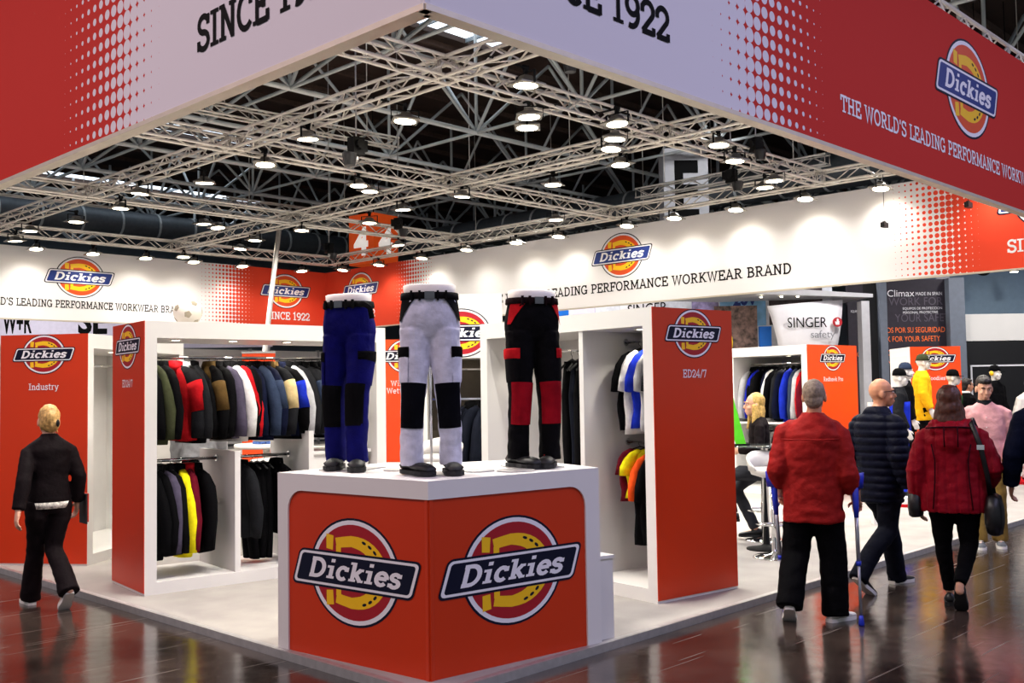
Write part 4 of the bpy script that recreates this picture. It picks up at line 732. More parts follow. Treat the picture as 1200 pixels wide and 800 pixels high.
# man with crutches
m1 = person('man in a red jacket walking on two crutches', (6.75, 3.57, 0), (.93, .37, 0), dict(
    head=(.03, .0, 1.595), neck=(.02, -.01, 1.44), shL=(-.178, 0, 1.38), shR=(.192, 0, 1.37), elL=(-.232, -.08, 1.07), elR=(.243, -.06, 1.05), wrL=(-.235, .12, .87), wrR=(.285, .12, .83), curlL=75, curlR=75, pnL=(0, 0, -1), pnR=(0, 0, -1), hdL=(0, 1, -.3), hdR=(0, 1, -.3),
    pelvis=(0, 0, .88), knL=(-.13, .0, .47), anL=(-.16, -.2, .17), liftL=32, gzL=.01, faL=8, knR=(.12, .05, .47), anR=(.13, .02, .09), faR=-35, leg_r=(.118, .105, .1, .095, .095), pel_r=(.19, .14), cuff=.05, pants=K['black'], top=ROS, topname='red_jacket',
    rings=[(.70, 0, .0, .212, .16), (.74, 0, .0, .215, .162), (.88, 0, 0, .206, .158), (1.05, 0, -.005, .197, .153), (1.2, 0, -.012, .2, .153), (1.31, .01, -.018, .195, .136), (1.385, .015, -.018, .165, .11), (1.45, .02, -.015, .095, .085)], slv=(.085, .082, .08, .066), cutslv=.45, colr=.095, tdisp=folds(.011, 5, 13, 5),
    hair=[('e', (0, -.022, .022), (.08, .094, .097)), ('e', (0, -.058, -.035), (.066, .05, .06))], hairmat=HGY, shoe=(mat('white_trainer', '#d9d5d0', .5, var=.25, scale=30), SOLEW), lace=mat('lace_grey', '#9a9a9a', .8)))
add_part(m1, 'yoke_seam', MB().tube([(-.19, -.16, 1.29), (-.1, -.178, 1.285), (0, -.182, 1.285), (.1, -.176, 1.285), (.2, -.155, 1.29)], .005, 6), ROS)
add_part(m1, 'forearm', MB().tube([(.277, .0, 1.0), (.285, .12, .83)], [.045, .032], 10), SKIN)
CRB = mat('crutch_blue', '#1a2fb4', .4, var=.05); CRG = mat('crutch_tube', '#9a9ca4', .3, .7)
def crutch(label, tip, top):
    tip, top = V(tip), V(top); t = thing('crutch', label, 'crutch', tip, group='forearm crutches of the man in red'); d = top-tip; g = d*.8; side = V((.93, .37, 0))
    MB().tube([(0, 0, .05), d*.45], .011, 10).build('lower_tube', CRG, t, True); MB().tube([d*.42, d*.78], .014, 10).build('upper_tube', CRG, t, True); MB().lathe([(.018, 0), (.021, .01), (.017, .04), (.013, .07)], 12).build('rubber_tip', CRB, t, True)
    MB().tube([d*.74, d*.82, d], [.016, .02, .024], 10).build('shaft_sleeve', CRB, t, True); MB().tube([g, g+side*.11], .015, 10).build('handgrip', CRB, t, True)
    c = MB(); rr = []
    n2 = V((-side.y, side.x, 0))
    for z, r in ((-.06, .052), (0, .058), (.05, .06)): rr.append([d+side*(.035+r*math.cos(a))+n2*r*math.sin(a)+V((0, 0, z)) for a in [R(50+260*i/14) for i in range(15)]])
    c.loft(rr, False, False); o = c.build('forearm_cuff', CRB, t, True); so = o.modifiers.new('t', 'SOLIDIFY'); so.thickness = .006; MB().tube([d*.42-V((0, 0, .01)), d*.42+V((0, 0, .02))], .018, 10).build('collar', CRB, t, True)
def at_h(px_, py_, P): return None
rzm = m1.rotation_euler.z; MM = Matrix.Translation(m1.location) @ rotz(rzm)
crutch('blue and grey forearm crutch on the right arm of the man in red', (6.80, 3.26, 0), MM @ V((.29, -.03, 1.0)))
crutch('blue and grey forearm crutch on the left arm of the man in red', MM @ V((-.23, .12, 0)), MM @ V((-.27, -.03, 1.0)))
# bald man
m2 = person('bald man with glasses in a quilted navy jacket', (8.14, 3.70, 0), (.97, -.25, 0), dict(
    skin=mat('skin_ruddy', '#d3936f', .45, var=.1, scale=9), head=(.02, .03, 1.6), turn=-42, neck=(.0, -.01, 1.445), shL=(-.175, -.01, 1.38), shR=(.175, -.01, 1.38), elL=(-.225, -.06, 1.1), wrL=(-.22, .1, .9), elR=(.235, -.06, 1.09), wrR=(.27, .02, .85), pelvis=(0, 0, .91),
    knL=(-.09, .2, .49), anL=(-.1, .3, .09), knR=(.08, -.03, .48), anR=(.09, -.42, .2), liftR=38, gzR=.02, leg_r=(.105, .09, .08, .076, .076), cuff=.07, pel_r=(.175, .125), pants=DENB, top=NVP, topname='puffer_jacket',
    rings=[(.72, 0, 0, .178, .135), (.85, 0, 0, .182, .14), (1.02, 0, 0, .178, .136), (1.18, 0, -.008, .19, .138), (1.31, 0, -.015, .19, .13), (1.39, 0, -.015, .165, .1), (1.45, 0, -.012, .09, .08)], slv=(.088, .08, .074, .06), colr=.088, tdisp=quilt(.062, .016), shoe=(LEATH, SOLEW)))
gl = MB(); 
for s in (-1, 1): gl.tube([(s*.032+.024*math.cos(R(a)), .098, .008+.017*math.sin(R(a))) for a in range(0, 361, 30)], .0025, 5); gl.tube([(s*.056, .096, .014), (s*.078, .06, .012), (s*.08, -.01, .006)], .0028, 5)
gl.tube([(-.009, .1, .012), (.009, .1, .012)], .0025, 5); GLM = gl.mesh('glasses', BLACKP, True)
def glasses(root, hc, turn, nod=0): link('glasses', GLM, root, M=Matrix.Translation(V(hc)) @ rotz(R(turn)) @ Matrix.Rotation(R(nod), 4, 'X'))
glasses(m2, (.02, .03, 1.6), -42)
# woman in red coat
w2 = person('brown-haired woman in a hooded wine-red coat', (7.80, 2.98, 0), (.95, .3, 0), dict(
    skin=SKINP, head=(-.01, .02, 1.53), neck=(0, -.01, 1.39), shL=(-.185, -.01, 1.31), shR=(.185, -.01, 1.31), elL=(-.25, -.05, 1.02), wrL=(-.245, .03, .76), elR=(.28, -.06, 1.04), wrR=(.215, .12, .9), pelvis=(0, 0, .88),
    knL=(-.09, .06, .46), anL=(-.06, .12, .09), knR=(.09, .0, .45), anR=(.03, -.24, .2), liftR=46, gzR=.03, liftL=0, leg_r=(.1, .082, .064, .056, .046), pel_r=(.175, .13), cuff=-.02, pants=K['black'], top=WINE, topname='hooded_coat',
    rings=[(.71, 0, 0, .238, .165), (.75, 0, 0, .238, .165), (.9, 0, 0, .225, .155), (1.03, 0, -.005, .205, .14), (1.15, 0, -.01, .21, .14), (1.26, 0, -.015, .212, .13), (1.34, 0, -.015, .165, .1), (1.4, 0, -.012, .1, .085)], slv=(.085, .08, .078, .064),
    extra=[((0, -.1, 1.32), (.15, .075, .07)), ((0, -.125, 1.24), (.105, .06, .1)), ((-.1, -.04, 1.36), (.06, .08, .05)), ((.1, -.04, 1.36), (.06, .08, .05))], tdisp=lambda c: -.008*max(0, 1-abs(((c.x+.3) % .075)-.0375)/.012)+.007*noise.noise(V((c.x*14, c.y*14, c.z*24))), colr=.09,
    hair=[('e', (0, -.02, .03), (.09, .104, .1)), ('e', (0, -.05, -.06), (.1, .075, .12)), ('t', [(0, -.05, -.06), (0, -.07, -.15), (.01, -.075, -.225)], [(.105, .065), (.115, .06), (.1, .035)]), ('e', (.06, -.02, -.1), (.05, .06, .1)), ('e', (-.06, -.02, -.09), (.045, .06, .1))], hairmat=HBR, shoe=(LEATH, SOLEB), shoeL=.245))
SEAM = cloth('dark_piping', '#2a0a14')
for x in (-.09, .09): add_part(w2, 'seam_piping', MB().tube([(x*1.5, -.155, .74), (x*1.3, -.147, .95), (x*1.25, -.146, 1.1), (x*1.5, -.138, 1.22)], .005, 6), SEAM)
add_part(w2, 'hood_seam', MB().tube([(-.17, -.11, 1.335), (-.08, -.165, 1.345), (0, -.178, 1.345), (.08, -.165, 1.345), (.17, -.11, 1.335)], .006, 6), SEAM)
for x in (-.04, .05): add_part(w2, 'hood_seam', MB().tube([(x, -.178, 1.345), (x*1.05, -.192, 1.28), (x, -.19, 1.2)], .005, 6), SEAM)
WM = Matrix.Translation(w2.location) @ rotz(w2.rotation_euler.z)
t = thing('shoulder_bag', 'black padded shoulder bag with a buckled strap on the woman in the red coat', 'bag', w2.location, w2.rotation_euler.z)
bb = MB(); bb.loft([ering(.27, -.02, z, a, b, 16, .6) for z, a, b in ((.56, .03, .1), (.575, .055, .14), (.65, .07, .17), (.75, .068, .165), (.83, .05, .14), (.845, .02, .1))]); wrinkle(bb.build('bag_body', LEATH, t, True).data, .012)
MB().tube([(.25, -.06, .84), (.235, -.13, 1.0), (.2, -.16, 1.2), (.145, -.13, 1.37), (.14, -.02, 1.405), (.16, .08, 1.34), (.23, .1, 1.1), (.27, .04, .84)], [(.004, .018)]*8, 8).build('strap', LEATH, t, True); MB().box((.2, -.172, 1.2), (.05, .012, .035)).build('buckle', CHROME, t)
t = thing('handbag', 'small black handbag hanging from the left hand of the woman in the red coat', 'bag', w2.location, w2.rotation_euler.z)
bb = MB(); bb.loft([ering(-.27, .02, z, a, b, 14, .6) for z, a, b in ((.66, .03, .07), (.675, .05, .1), (.74, .055, .11), (.83, .05, .09), (.85, .02, .06))]); wrinkle(bb.build('bag_body', LEATH, t, True).data, .01); MB().tube([(-.27, -.05, .84), (-.265, -.02, .9), (-.265, .05, .9), (-.27, .09, .84)], .006, 6).build('handle', LEATH, t, True)
# man in pink shirt
m3 = person('dark-haired man in a pale pink shirt and khaki trousers looking down', (10.95, 3.84, 0), (-.9, -.42, 0), dict(
    skin=SKINP, head=(0, .03, 1.62), nod=-16, turn=8, neck=(0, -.01, 1.46), pants=KHA, top=PNK, topname='pink_shirt', rings=[(.84, 0, 0, .175, .125), (.95, 0, 0, .172, .122), (1.08, 0, 0, .175, .12), (1.22, 0, -.005, .195, .128), (1.34, 0, -.012, .2, .12), (1.42, 0, -.012, .15, .09), (1.47, 0, -.01, .075, .07)], slv=(.078, .068, .06, .05), colr=.075, tdisp=folds(.007),
    shL=(-.185, -.01, 1.4), shR=(.185, -.01, 1.4), elL=(-.24, -.03, 1.12), elR=(.25, -.04, 1.12), wrL=(-.2, .12, .9), wrR=(.23, .08, .88), knR=(.1, .06, .5), anR=(.1, .1, .09), brows=HDK, hair=[('e', (0, -.025, .045), (.079, .092, .088)), ('e', (0, .03, .085), (.062, .06, .036)), ('e', (0, -.06, -.01), (.066, .05, .06))], hairmat=HDK, shoe=(mat('grey_trainer', '#5b5f63', .6, var=.3, scale=30), SOLEW), lace=SOLEW))
add_part(m3, 'inner_collar', MB().tube([(0, .0, 1.44), (0, .012, 1.5)], [.072, .066], 18), K['char'])
for i in range(5): add_part(m3, 'button', MB().ell((0, .123, .92+.1*i), (.006, .003, .006), 8, 5), SOLEW)
# man in navy suit at the edge
m4 = person('man in a navy suit beside the woman in the red coat', (7.955, 2.31, 0), (.93, .36, 0), dict(head=(0, .02, 1.66), neck=(0, -.01, 1.5), pelvis=(0, 0, .95), shL=(-.2, 0, 1.45), shR=(.2, 0, 1.45), elL=(-.28, -.02, 1.15), wrL=(-.29, .1, .92), knL=(-.1, .03, .5), anL=(-.1, .02, .09),
    pants=SUIT, top=SUIT, topname='suit_jacket', rings=[(.74, 0, 0, .215, .15), (.9, 0, 0, .205, .142), (1.06, 0, 0, .2, .135), (1.25, 0, -.01, .215, .14), (1.38, 0, -.015, .215, .13), (1.46, 0, -.015, .165, .1), (1.52, 0, -.012, .085, .075)], slv=(.085, .075, .068, .058), colr=.08, hair=SHORT, hairmat=HDK, shoe=(LEATH, SOLEB)))
# seated blonde woman
rt_ = V((.696, -.718, 0)); w3 = person('long-haired blonde woman in black perched on a bar stool', (9.61, 5.68, PH), (-.55, .83, 0), dict(
    skin=SKINP, head=(0, .05, 1.43), turn=14, neck=(0, .01, 1.29), pelvis=(0, 0, .83), shL=(-.15, 0, 1.23), shR=(.15, 0, 1.23), elL=(-.21, .02, .98), elR=(.2, .0, .98), wrL=(-.1, .22, .95), wrR=(.1, .22, .96), curlL=60, curlR=60, hipL=(-.09, .02, .8), hipR=(.09, .02, .8), knL=(-.1, .34, .66), knR=(.08, .25, .52), anL=(-.1, .30, .3), anR=(.06, .06, .12), liftL=0, leg_r=(.09, .08, .068, .06, .055),
    pel_r=(.16, .13), cuff=0, pants=GJEAN, top=BLZ, topname='black_jacket', rings=[(.78, 0, 0, .165, .13), (.9, 0, 0, .155, .12), (1.02, 0, .0, .15, .11), (1.14, 0, 0, .162, .11), (1.22, 0, .0, .155, .1), (1.28, 0, .0, .1, .08), (1.31, 0, .005, .065, .06)], slv=(.064, .058, .054, .046), colr=.07,
    brows=HB1, hair=[('e', (0, -.034, .034), (.085, .092, .098)), ('e', (0, -.06, -.07), (.085, .06, .12)), ('t', [(0, -.055, -.08), (0, -.07, -.2), (0, -.06, -.32)], [(.09, .055), (.085, .045), (.05, .025)]), ('t', [(.07, .0, .0), (.082, .0, -.12), (.08, .03, -.26)], [(.02, .04), (.025, .045), (.015, .025)]), ('t', [(-.07, .0, .0), (-.08, .0, -.12), (-.08, .03, -.26)], [(.02, .04), (.025, .045), (.015, .025)])], hairmat=mat('hair_gold', '#c9a35a', .5, var=.3, scale=60), shoe=(LEATH, SOLEB), shoeL=.245))
# far visitors
m5 = person('man with glasses in a dark suit and white shirt far behind the pink shirt', (18.12, 6.645, PH), (.75, -.66, 0), dict(pants=K['black'], top=K['black'], topname='suit_jacket', hair=SHORT+[('e', (0, .03, .085), (.06, .05, .03))], hairmat=HDK, shoe=(LEATH, SOLEB)))
glasses(m5, (0, .02, 1.6), 0); add_part(m5, 'shirt_collar', MB().tube([(0, -.012, 1.43), (0, -.008, 1.5)], [.088, .07], 18), K['white'])
m6 = person('person in a grey pullover and black trousers seen through the jacket unit', (5.75, 10.45, PH), (.5, .86, 0), dict(pants=K['black'], top=K['grey'], topname='grey_pullover', rings=[(.93, 0, 0, .19, .14), (1.05, 0, 0, .19, .14), (1.2, 0, -.01, .2, .135), (1.34, 0, -.015, .2, .125), (1.42, 0, -.015, .165, .1), (1.47, 0, -.015, .085, .075)], hair=SHORT, hairmat=HDK, shoe=(LEATH, SOLEB)))
# ------------------------------------------------------------------ trousers on half mannequins, on the counter
def patch(path, radii, t0, t1, front, a0, a1, offs=.006, n=8, m=9, flat=1):
    P = [V(p) for p in path]; rings = []
    def ev(t):
        x = t*(len(P)-1); i = min(int(x), len(P)-2); f = x-i; return P[i].lerp(P[i+1], f), radii[i]*(1-f)+radii[i+1]*f, (P[i+1]-P[i]).normalized()
    for i in range(n+1):
        c, r, tg = ev(t0+(t1-t0)*i/n); u = V(front); u = (u-tg*u.dot(tg)).normalized(); q = tg.cross(u); e = .6 if i in (0, n) else 1
        rings.append([c+(u*math.cos(R(a0+(a1-a0)*j/m))+q*math.sin(R(a0+(a1-a0)*j/m))*flat)*(r+offs*(e if 0 < j < m else .6)) for j in range(m+1)])
    b = MB(); b.loft(rings, False, False); return b
BELT = mat('belt_black', '#050506', .75, spec=.12); BUCK = mat('belt_buckle', '#6d6f72', .3, .8); BOOT = mat('boot_black', '#101012', .55, var=.25, scale=25)
def half_mannequin(label, loc, heading, main, pad, padc, feet, belt, hip=None, flap=None, tail=False, fa=(0, 0), under=None):
    t = thing('trouser_mannequin', label, 'mannequin', loc, math.atan2(heading[1], heading[0])-math.pi/2)
    pz = .86; (lx, ly), (rx_, ry) = feet
    MB().loft([ering(0, 0, z, a, b, 24, .9) for z, a, b in ((.98, .15, .1), (1.1, .158, .108), (1.15, .162, .11), (1.155, .15, .1))]).build('torso_form', MANQ, t, True)
    tr = MB(); tr.loft([ering(0, y, z, a, b, 22, .9) for z, y, a, b in ((1.105, 0, .166, .112), (1.05, 0, .172, .117), (.98, -.005, .18, .122), (.9, -.012, .186, .12), (.84, -.015, .168, .1), (.8, -.01, .1, .06))])
    paths = {}
    for s, (fx, fy) in ((-1, (lx, ly)), (1, (rx_, ry))):
        path = [(s*.088, 0, .88), (s*.092, .004, .72), (s*.098+(fx-s*.1)*.45, .02+fy*.45, .47), (fx, fy*.9, .24), (fx, fy-.01, .055)]; rr = [.1, .094, .076, .07, .072]; paths[s] = (path, rr); tr.tube(path, rr, 16)
    link('trousers', displace(remeshed(tr, 'trousers', main, .009, 4), lambda c: .0045*noise.noise(V((c.x*16, c.y*16, c.z*20)))+.005*noise.noise(V((c.x*6+3, c.y*6, c.z*9)))), t)
    for s in (-1, 1):
        path, rr = paths[s]
        patch(path, rr, .42, .70, (0, 1, 0), -62, 62, .009).build('knee_pad', pad, t, True)
        patch(path, rr, .17, .27, (s*.93, .36, 0), -48, 48, .012).build('pocket_flap', flap or pad, t, True)
        patch(path, rr, .24, .42, (s*.93, .36, 0), -44, 44, .008).build('thigh_pocket', under or main, t, True)
        if hip: # contrast pocket triangle on the hip
            h = MB(); pts = []
            for zz, a0, a1 in ((1.07, 28, 70), (1.03, 40, 74), (.98, 54, 76), (.93, 66, 78)):
                a_, b_ = .177+(1.07-zz)*.1, .123+(1.07-zz)*.1; pts.append([V((s*a_*math.sin(R(a)), b_*math.cos(R(a)), zz)) for a in (a0, (a0+a1)/2, a1)])
            h.loft(pts, False, False); h.build('hip_pocket', hip, t, True)
        fx, fy = (lx, ly) if s < 0 else (rx_, ry)
        shoe(t, (fx, fy-.02, .006), fa[0] if s < 0 else fa[1], 0, BOOT, SOLEB, .33, .05, 'work_shoe', padc)
    be = MB(); be.loft([ering(0, 0, z, a, b, 28, .9) for z, a, b in ((1.062, .176, .122), (1.066, .18, .126), (1.1, .177, .123), (1.104, .172, .118))]); be.build('belt', belt, t, True); MB().box((0, .125, 1.083), (.06, .012, .045)).build('buckle', BUCK, t)
    for x in (-.1, -.05, .06, .11): MB().box((x, .118-.16*x*x*4, 1.082), (.014, .014, .06)).build('belt_loop', belt, t)
    if tail: MB().tube([(-.12, .1, 1.085), (-.19, .13, 1.08), (-.235, .12, 1.05), (-.245, .11, .98)], [(.018, .004)]*4, 8, side=(0, 0, 1)).build('belt_tail', belt, t, True)
    MB().span((-.16, -.2, 0), (.16, .12, .006)).build('base_plate', ALUD, t); MB().tube([(.0, -.12, .006), (0, -.12, .5), (0, -.05, .85)], .009, 8).build('support_rod', CHROME, t, True)
    return t
half_mannequin('royal blue work trousers with black knee panels and belt on a half mannequin', (4.10, 5.48, CH), (-.93, -.36, 0), cloth('trouser_blue', '#0c0c54', .7), K['black'], None, ((-.1, .08), (.11, .0)), BELT, None, K['black'], True, (28, 22))
half_mannequin('white work trousers with black knee panels on a half mannequin', (4.13, 4.70, CH), (-.66, -.75, 0), cloth('trouser_white', '#d3d3e2', .75), cloth('pad_navy', '#08090f'), None, ((-.118, .0), (.118, .02)), BELT, BELT, K['black'], False, (6, 30))
half_mannequin('black work trousers with red knee panels on a half mannequin', (4.90, 4.56, CH), (-.42, -.91, 0), cloth('trouser_black', '#080709', .75), cloth('pad_red', '#8e0d1a'), mat('lace_red', '#c01818', .7), ((-.1, .03), (.11, .0)), cloth('waist_black', '#17090b'), K['red'], K['red'], False, (-30, 12))
for x, y, r in ((4.45, 4.62, .1), (4.22, 5.12, .1), (4.6, 4.44, .12)): tag(MB().lathe([(r*.98, 0), (r, .004), (r*.98, .008), (.02, .01), (.001, .01)], 24, (x, y, CH)).build('stand_plate', ALUD, None, True), 'round metal stand plate lying on the white counter top', 'plate', 'metal plates on the counter')
# ball on the jacket unit
bl = thing('football', 'white ball with dark patches resting on top of the jacket unit', 'ball', (4.50, 8.38, PH+UH+.125)); MB().ell((0, 0, 0), (.125, .125, .125), 24, 16).build('ball_shell', mat('ball_white', '#e8e2d4', .4, var=.05), bl, True)
PATM = mat('ball_patch', '#8b8270', .45)
for k in range(12):
    z = 1-2*(k+.5)/12; th = k*2.4; q = math.sqrt(1-z*z); n = V((q*math.cos(th), q*math.sin(th), z)); Mx = n.to_track_quat('Z', 'Y').to_matrix().to_4x4()
    b = MB(); b.loft([[(r*math.cos(2*math.pi*j/5), r*math.sin(2*math.pi*j/5), math.sqrt(max(0, .1265**2-r*r))) for j in range(5)] for r in (.034, .018, .001)], False); b.build('patch', PATM, bl, True, M=Mx)
# ------------------------------------------------------------------ shoes on the Industry unit
t = thing('work_shoe', 'black work shoe on the bottom shelf of the Industry unit', 'shoe', IM @ V((.27, .22, .1)), 1.2); shoe(t, (0, 0, 0), 0, 0, BOOT, SOLEB, .3, .02, 'upper')
# ------------------------------------------------------------------ stools and glass bar table
SEATW = mat('stool_white', '#ece9e4', .3, var=.02)
def stool(label, loc, rz, sz=.80):
    t = thing('bar_stool', label, 'stool', loc, rz, 'white bar stools')
    MB().lathe([(.001, 0), (.21, 0), (.21, .008), (.19, .018), (.05, .04), (.03, .06), (.001, .06)], 28).build('base', CHROME, t, True); MB().lathe([(.03, .05), (.03, sz*.55), (.022, sz*.56), (.022, sz-.04), (.001, sz-.04)], 18).build('gas_column', CHROME, t, True)
    f = MB(); f.tube([(.17*math.sin(R(a)), .17*math.cos(R(a)), .32) for a in range(-100, 101, 20)], .011, 8); f.tube([(-.167, -.03, .32), (0, 0, .32), (.167, -.03, .32)], .011, 8); f.build('foot_ring', CHROME, t, True)
    s = MB(); s.lathe([(.001, sz-.045), (.12, sz-.04), (.2, sz-.015), (.215, sz+.02), (.2, sz+.045), (.1, sz+.04), (.001, sz+.038)], 28); s.build('seat', SEATW, t, True)
    b = MB(); rg = []
    for a in range(-105, 106, 15):
        hh = .15*math.cos(R(a*.8))+.04; ca, sa = math.sin(R(a)), -math.cos(R(a)); rg.append([(ca*r, sa*r, z) for r, z in ((.2, sz+.02), (.225, sz+.02), (.245, sz+hh), (.235, sz+hh+.012), (.22, sz+hh))])
    b.loft(rg); b.build('back_shell', SEATW, t, True); return t
stool('white bucket bar stool with chrome foot ring standing empty by the glass table', (8.72, 5.02, PH), R(150)); stool('white bucket bar stool under the seated blonde woman', (9.63, 5.66, PH), R(30), .72)
t = thing('bar_table', 'round glass bar table on a chrome column', 'table', (9.12, 5.34, PH)); GLS = mat('table_glass', '#cfd8d6', .05, var=.01, trans=.9)
MB().lathe([(.001, 0), (.2, 0), (.2, .01), (.06, .035), (.04, .05), (.001, .05)], 28).build('base', BLACKM, t, True); MB().lathe([(.035, .04), (.035, 1.0), (.12, 1.01), (.12, 1.02), (.001, 1.02)], 20).build('column', CHROME, t, True); MB().lathe([(.001, 1.02), (.34, 1.02), (.345, 1.026), (.34, 1.032), (.001, 1.032)], 36).build('glass_top', GLS, t, True)
# ------------------------------------------------------------------ further display units
NH = DU-math.pi/2
def far_unit(corner, W, D, label, text, **k): return shelf_unit(label, V((*corner, PH))+D2*W, NH, W, D, 'right', text=text, side_mat=ORANGEB, lights=2, **k), Matrix.Translation(V((*corner, PH))+D2*W) @ rotz(NH)
u, UM = far_unit((13.70, 7.275), 2.4, 1.25, 'white unit of dark workwear with a bright orange board behind the bar table', 'Redhawk Pro', back=True, divs=((1.0, 2.1),), rails=((.1, 2.3, .45, 1.98), (1.0, 2.3, .45, 1.02)))
MB().span((1.03, .05, 1.06), (2.3, .88, 1.09)).build('shelf', WHITE, u)
for i, c in enumerate(['lgrey', 'black', 'royal', 'black', 'navy', 'white', 'black', 'char', 'navy', 'blue', 'slate', 'lgrey', 'red', 'maroon']): garment('jacket', (K[c], K[c], K['black']), hang(UM, 1.08+.085*i, .45, 1.98, R(rnd.uniform(-12, 12))), glabel('overall', (c, c), 'on the upper rail behind the bar table'), 'overalls on the rail behind the bar table', i, 'work_overall', 1.08)
for i, c in enumerate(['black', 'white', 'char', 'lgrey', 'black', 'red', 'white']): garment('shirt', (K[c], K[c], K[c]), hang(UM, 1.3+.13*i, .45, 1.02, R(rnd.uniform(-12, 12))), glabel('T-shirt', (c, c), 'on the lower rail behind the bar table'), 'T-shirts on the lower rail behind the bar table', i)
shelf_unit('slim unit with an orange board behind the group of mannequins', (16.83, 6.245, PH), math.atan2(.664, .748), 1.0, .80, 'left', text='Hoodies', back=True, side_mat=ORANGEB, lights=0)
# wind and weather unit, seen between the mannequin legs
wc = V((7.655, 9.111, PH)); wu = shelf_unit('white unit with an orange Wind- und Wetterschutz board behind the white trousers', wc+V((.696, -.718, 0))*.5, math.atan2(.696, .718), 1.3, 1.0, 'left', .19, 'Wind- und', back=True, side_mat=ORANGEB, lights=0)
put_slab([c for p in wu.children for c in p.children if c.name.startswith('orange_board')][0], 'Wetterschutz', (-.007, .5, 1.66-PH), (0, -1, 0), .062, None, PWHITE, .13, .08, True)
# white tower with a roundel on its header
tw = thing('display_tower', 'tall white tower with a big roundel on its header and a dark opening', 'display unit', (7.17, 7.67, PH), math.atan2(-.718, .696))
for a, b, nm, mt in (((-.42, 0, 0), (-.36, .6, 2.62), 'side_panel', WHITE), ((.36, 0, 0), (.42, .6, 2.62), 'side_panel', WHITE), ((-.36, 0, 1.96), (.36, .6, 2.62), 'header', WHITE), ((-.36, .56, .1), (.36, .6, 1.96), 'back_panel', mat('taupe_panel', '#5b5246', .7)), ((-.36, 0, 0), (.36, .6, .1), 'plinth', WHITE)):
    o = MB().span(a, b).build(nm, mt, tw)
    if nm == 'header': put_logo(o, (0, -.002, 2.22), (1, 0, 0), .235)
MB().tube([(-.36, .3, 1.85), (.36, .3, 1.85)], .012, 8).build('clothes_rail', CHROME, tw, True); TM = Matrix.Translation(tw.location) @ rotz(tw.rotation_euler.z)
for i, x in enumerate((.08, .2, .29)): garment('jacket', (K['jeans'], K['jeans'], K['black']), hang(TM, x, .3, 1.55, R(-50+10*i)), 'dark navy jacket hanging in the white tower with the roundel', 'jackets in the white tower', i)
MB().span((-.36, .28, 1.53), (.36, .3, 1.55)).build('hanging_bar', CHROME, tw)
stool('white bucket bar stool seen between the legs of the white trousers', (6.45, 7.25, PH), 2.0, .98)
# round display tables and folded clothes behind the jacket unit
for k, (x, y) in enumerate(((6.55, 10.35), (7.15, 10.0), (6.15, 9.35))):
    t = thing('display_table', ('white round display table beside the person in grey', 'white round display table nearest the orange roll-up', 'white round display table close behind the jacket unit')[k], 'table', (x, y, PH)); MB().lathe([(.001, 0), (.25, 0), (.25, .02), (.05, .03), (.04, 1.0-.06*k), (.001, 1.0-.06*k)], 24).build('foot', SEATW, t, True); MB().lathe([(.001, 1.0-.06*k), (.36, 1.0-.06*k), (.37, 1.02-.06*k), (.36, 1.05-.06*k), (.001, 1.05-.06*k)], 32).build('top', SEATW, t, True)
CHK = mat('check_blue', '#3d5c9c', .8, var=.8, scale=26)
for k in range(3): tag(wrinkle(MB().loft([ering(6.5, 10.3, PH+1.05+.035*k+z, a, a*.75, 16, .5) for z, a in ((0, .12), (.006, .135), (.028, .135), (.035, .12))]).build('folded_shirt', (CHK, K['white'], CHK)[k], None, True).data, .004) and bpy.data.objects['folded_shirt' + ('' if k == 0 else '.%03d' % k)], ('blue checked folded shirt at the bottom of the small pile', 'white folded shirt in the middle of the small pile', 'blue checked folded shirt on top of the small pile')[k], 'shirt')
t = thing('roll_up_banner', 'narrow bright orange roll-up banner behind the jackets', 'banner', (8.35, 13.4, PH), math.atan2(-.718, .696)); MB().box((0, 0, 1.15), (.5, .01, 2.2)).build('sheet', ORANGEB, t); MB().box((0, 0, .04), (.56, .2, .08)).build('base', ALUD, t); MB().box((0, 0, 2.26), (.52, .03, .03)).build('top_bar', ALUD, t)
# ------------------------------------------------------------------ dressed mannequins
def plinth(label, x, y, h, r): 
    t = thing('mannequin_plinth', label, 'plinth', (x, y, PH)); MB().lathe([(.001, 0), (r, 0), (r, h), (.001, h)], 40).build('drum', WHITE, t); MB().lathe([(r+.002, .0), (r+.012, .0), (r+.012, .04), (r+.002, .04)], 40).build('red_edge', K['red'], t)
def cap(root, hc, turn, m, beanie=False):
    M = Matrix.Translation(V(hc)) @ rotz(R(turn)); c = MB(); c.lathe([(.001, .135), (.05, .128), (.08, .1), (.092, .06), (.094, .03), (.086, .028)], 22, (0, -.01, 0)); o = c.build('beanie' if beanie else 'cap', m, root, True, M=M)
    if not beanie: b = MB(); b.loft([[(x, .075+.085*math.sqrt(max(0, 1-(x/.085)**2))*k, .035-.012*k+.0) for x in [-.08+.016*i for i in range(11)]] for k in (0, .5, 1)], False, False); bo = b.build('brim', m, o, True); so = bo.modifiers.new('t', 'SOLIDIFY'); so.thickness = .006
def mannequin(label, x, y, z, heading, S): d = dict(skin=MANQ, eyes=0, shoe=(LEATH, SOLEB)); d.update(S); return person(label, (x, y, PH+z), heading, d, 'mannequin', 'mannequin')
plinth('low round white plinth with a red edge under the blue overall mannequin', 13.77, 5.95, .12, .45); plinth('round white plinth under the beanie mannequin', 14.72, 6.27, .22, .36); plinth('round white plinth under the yellow mannequin', 15.55, 6.35, .36, .36)
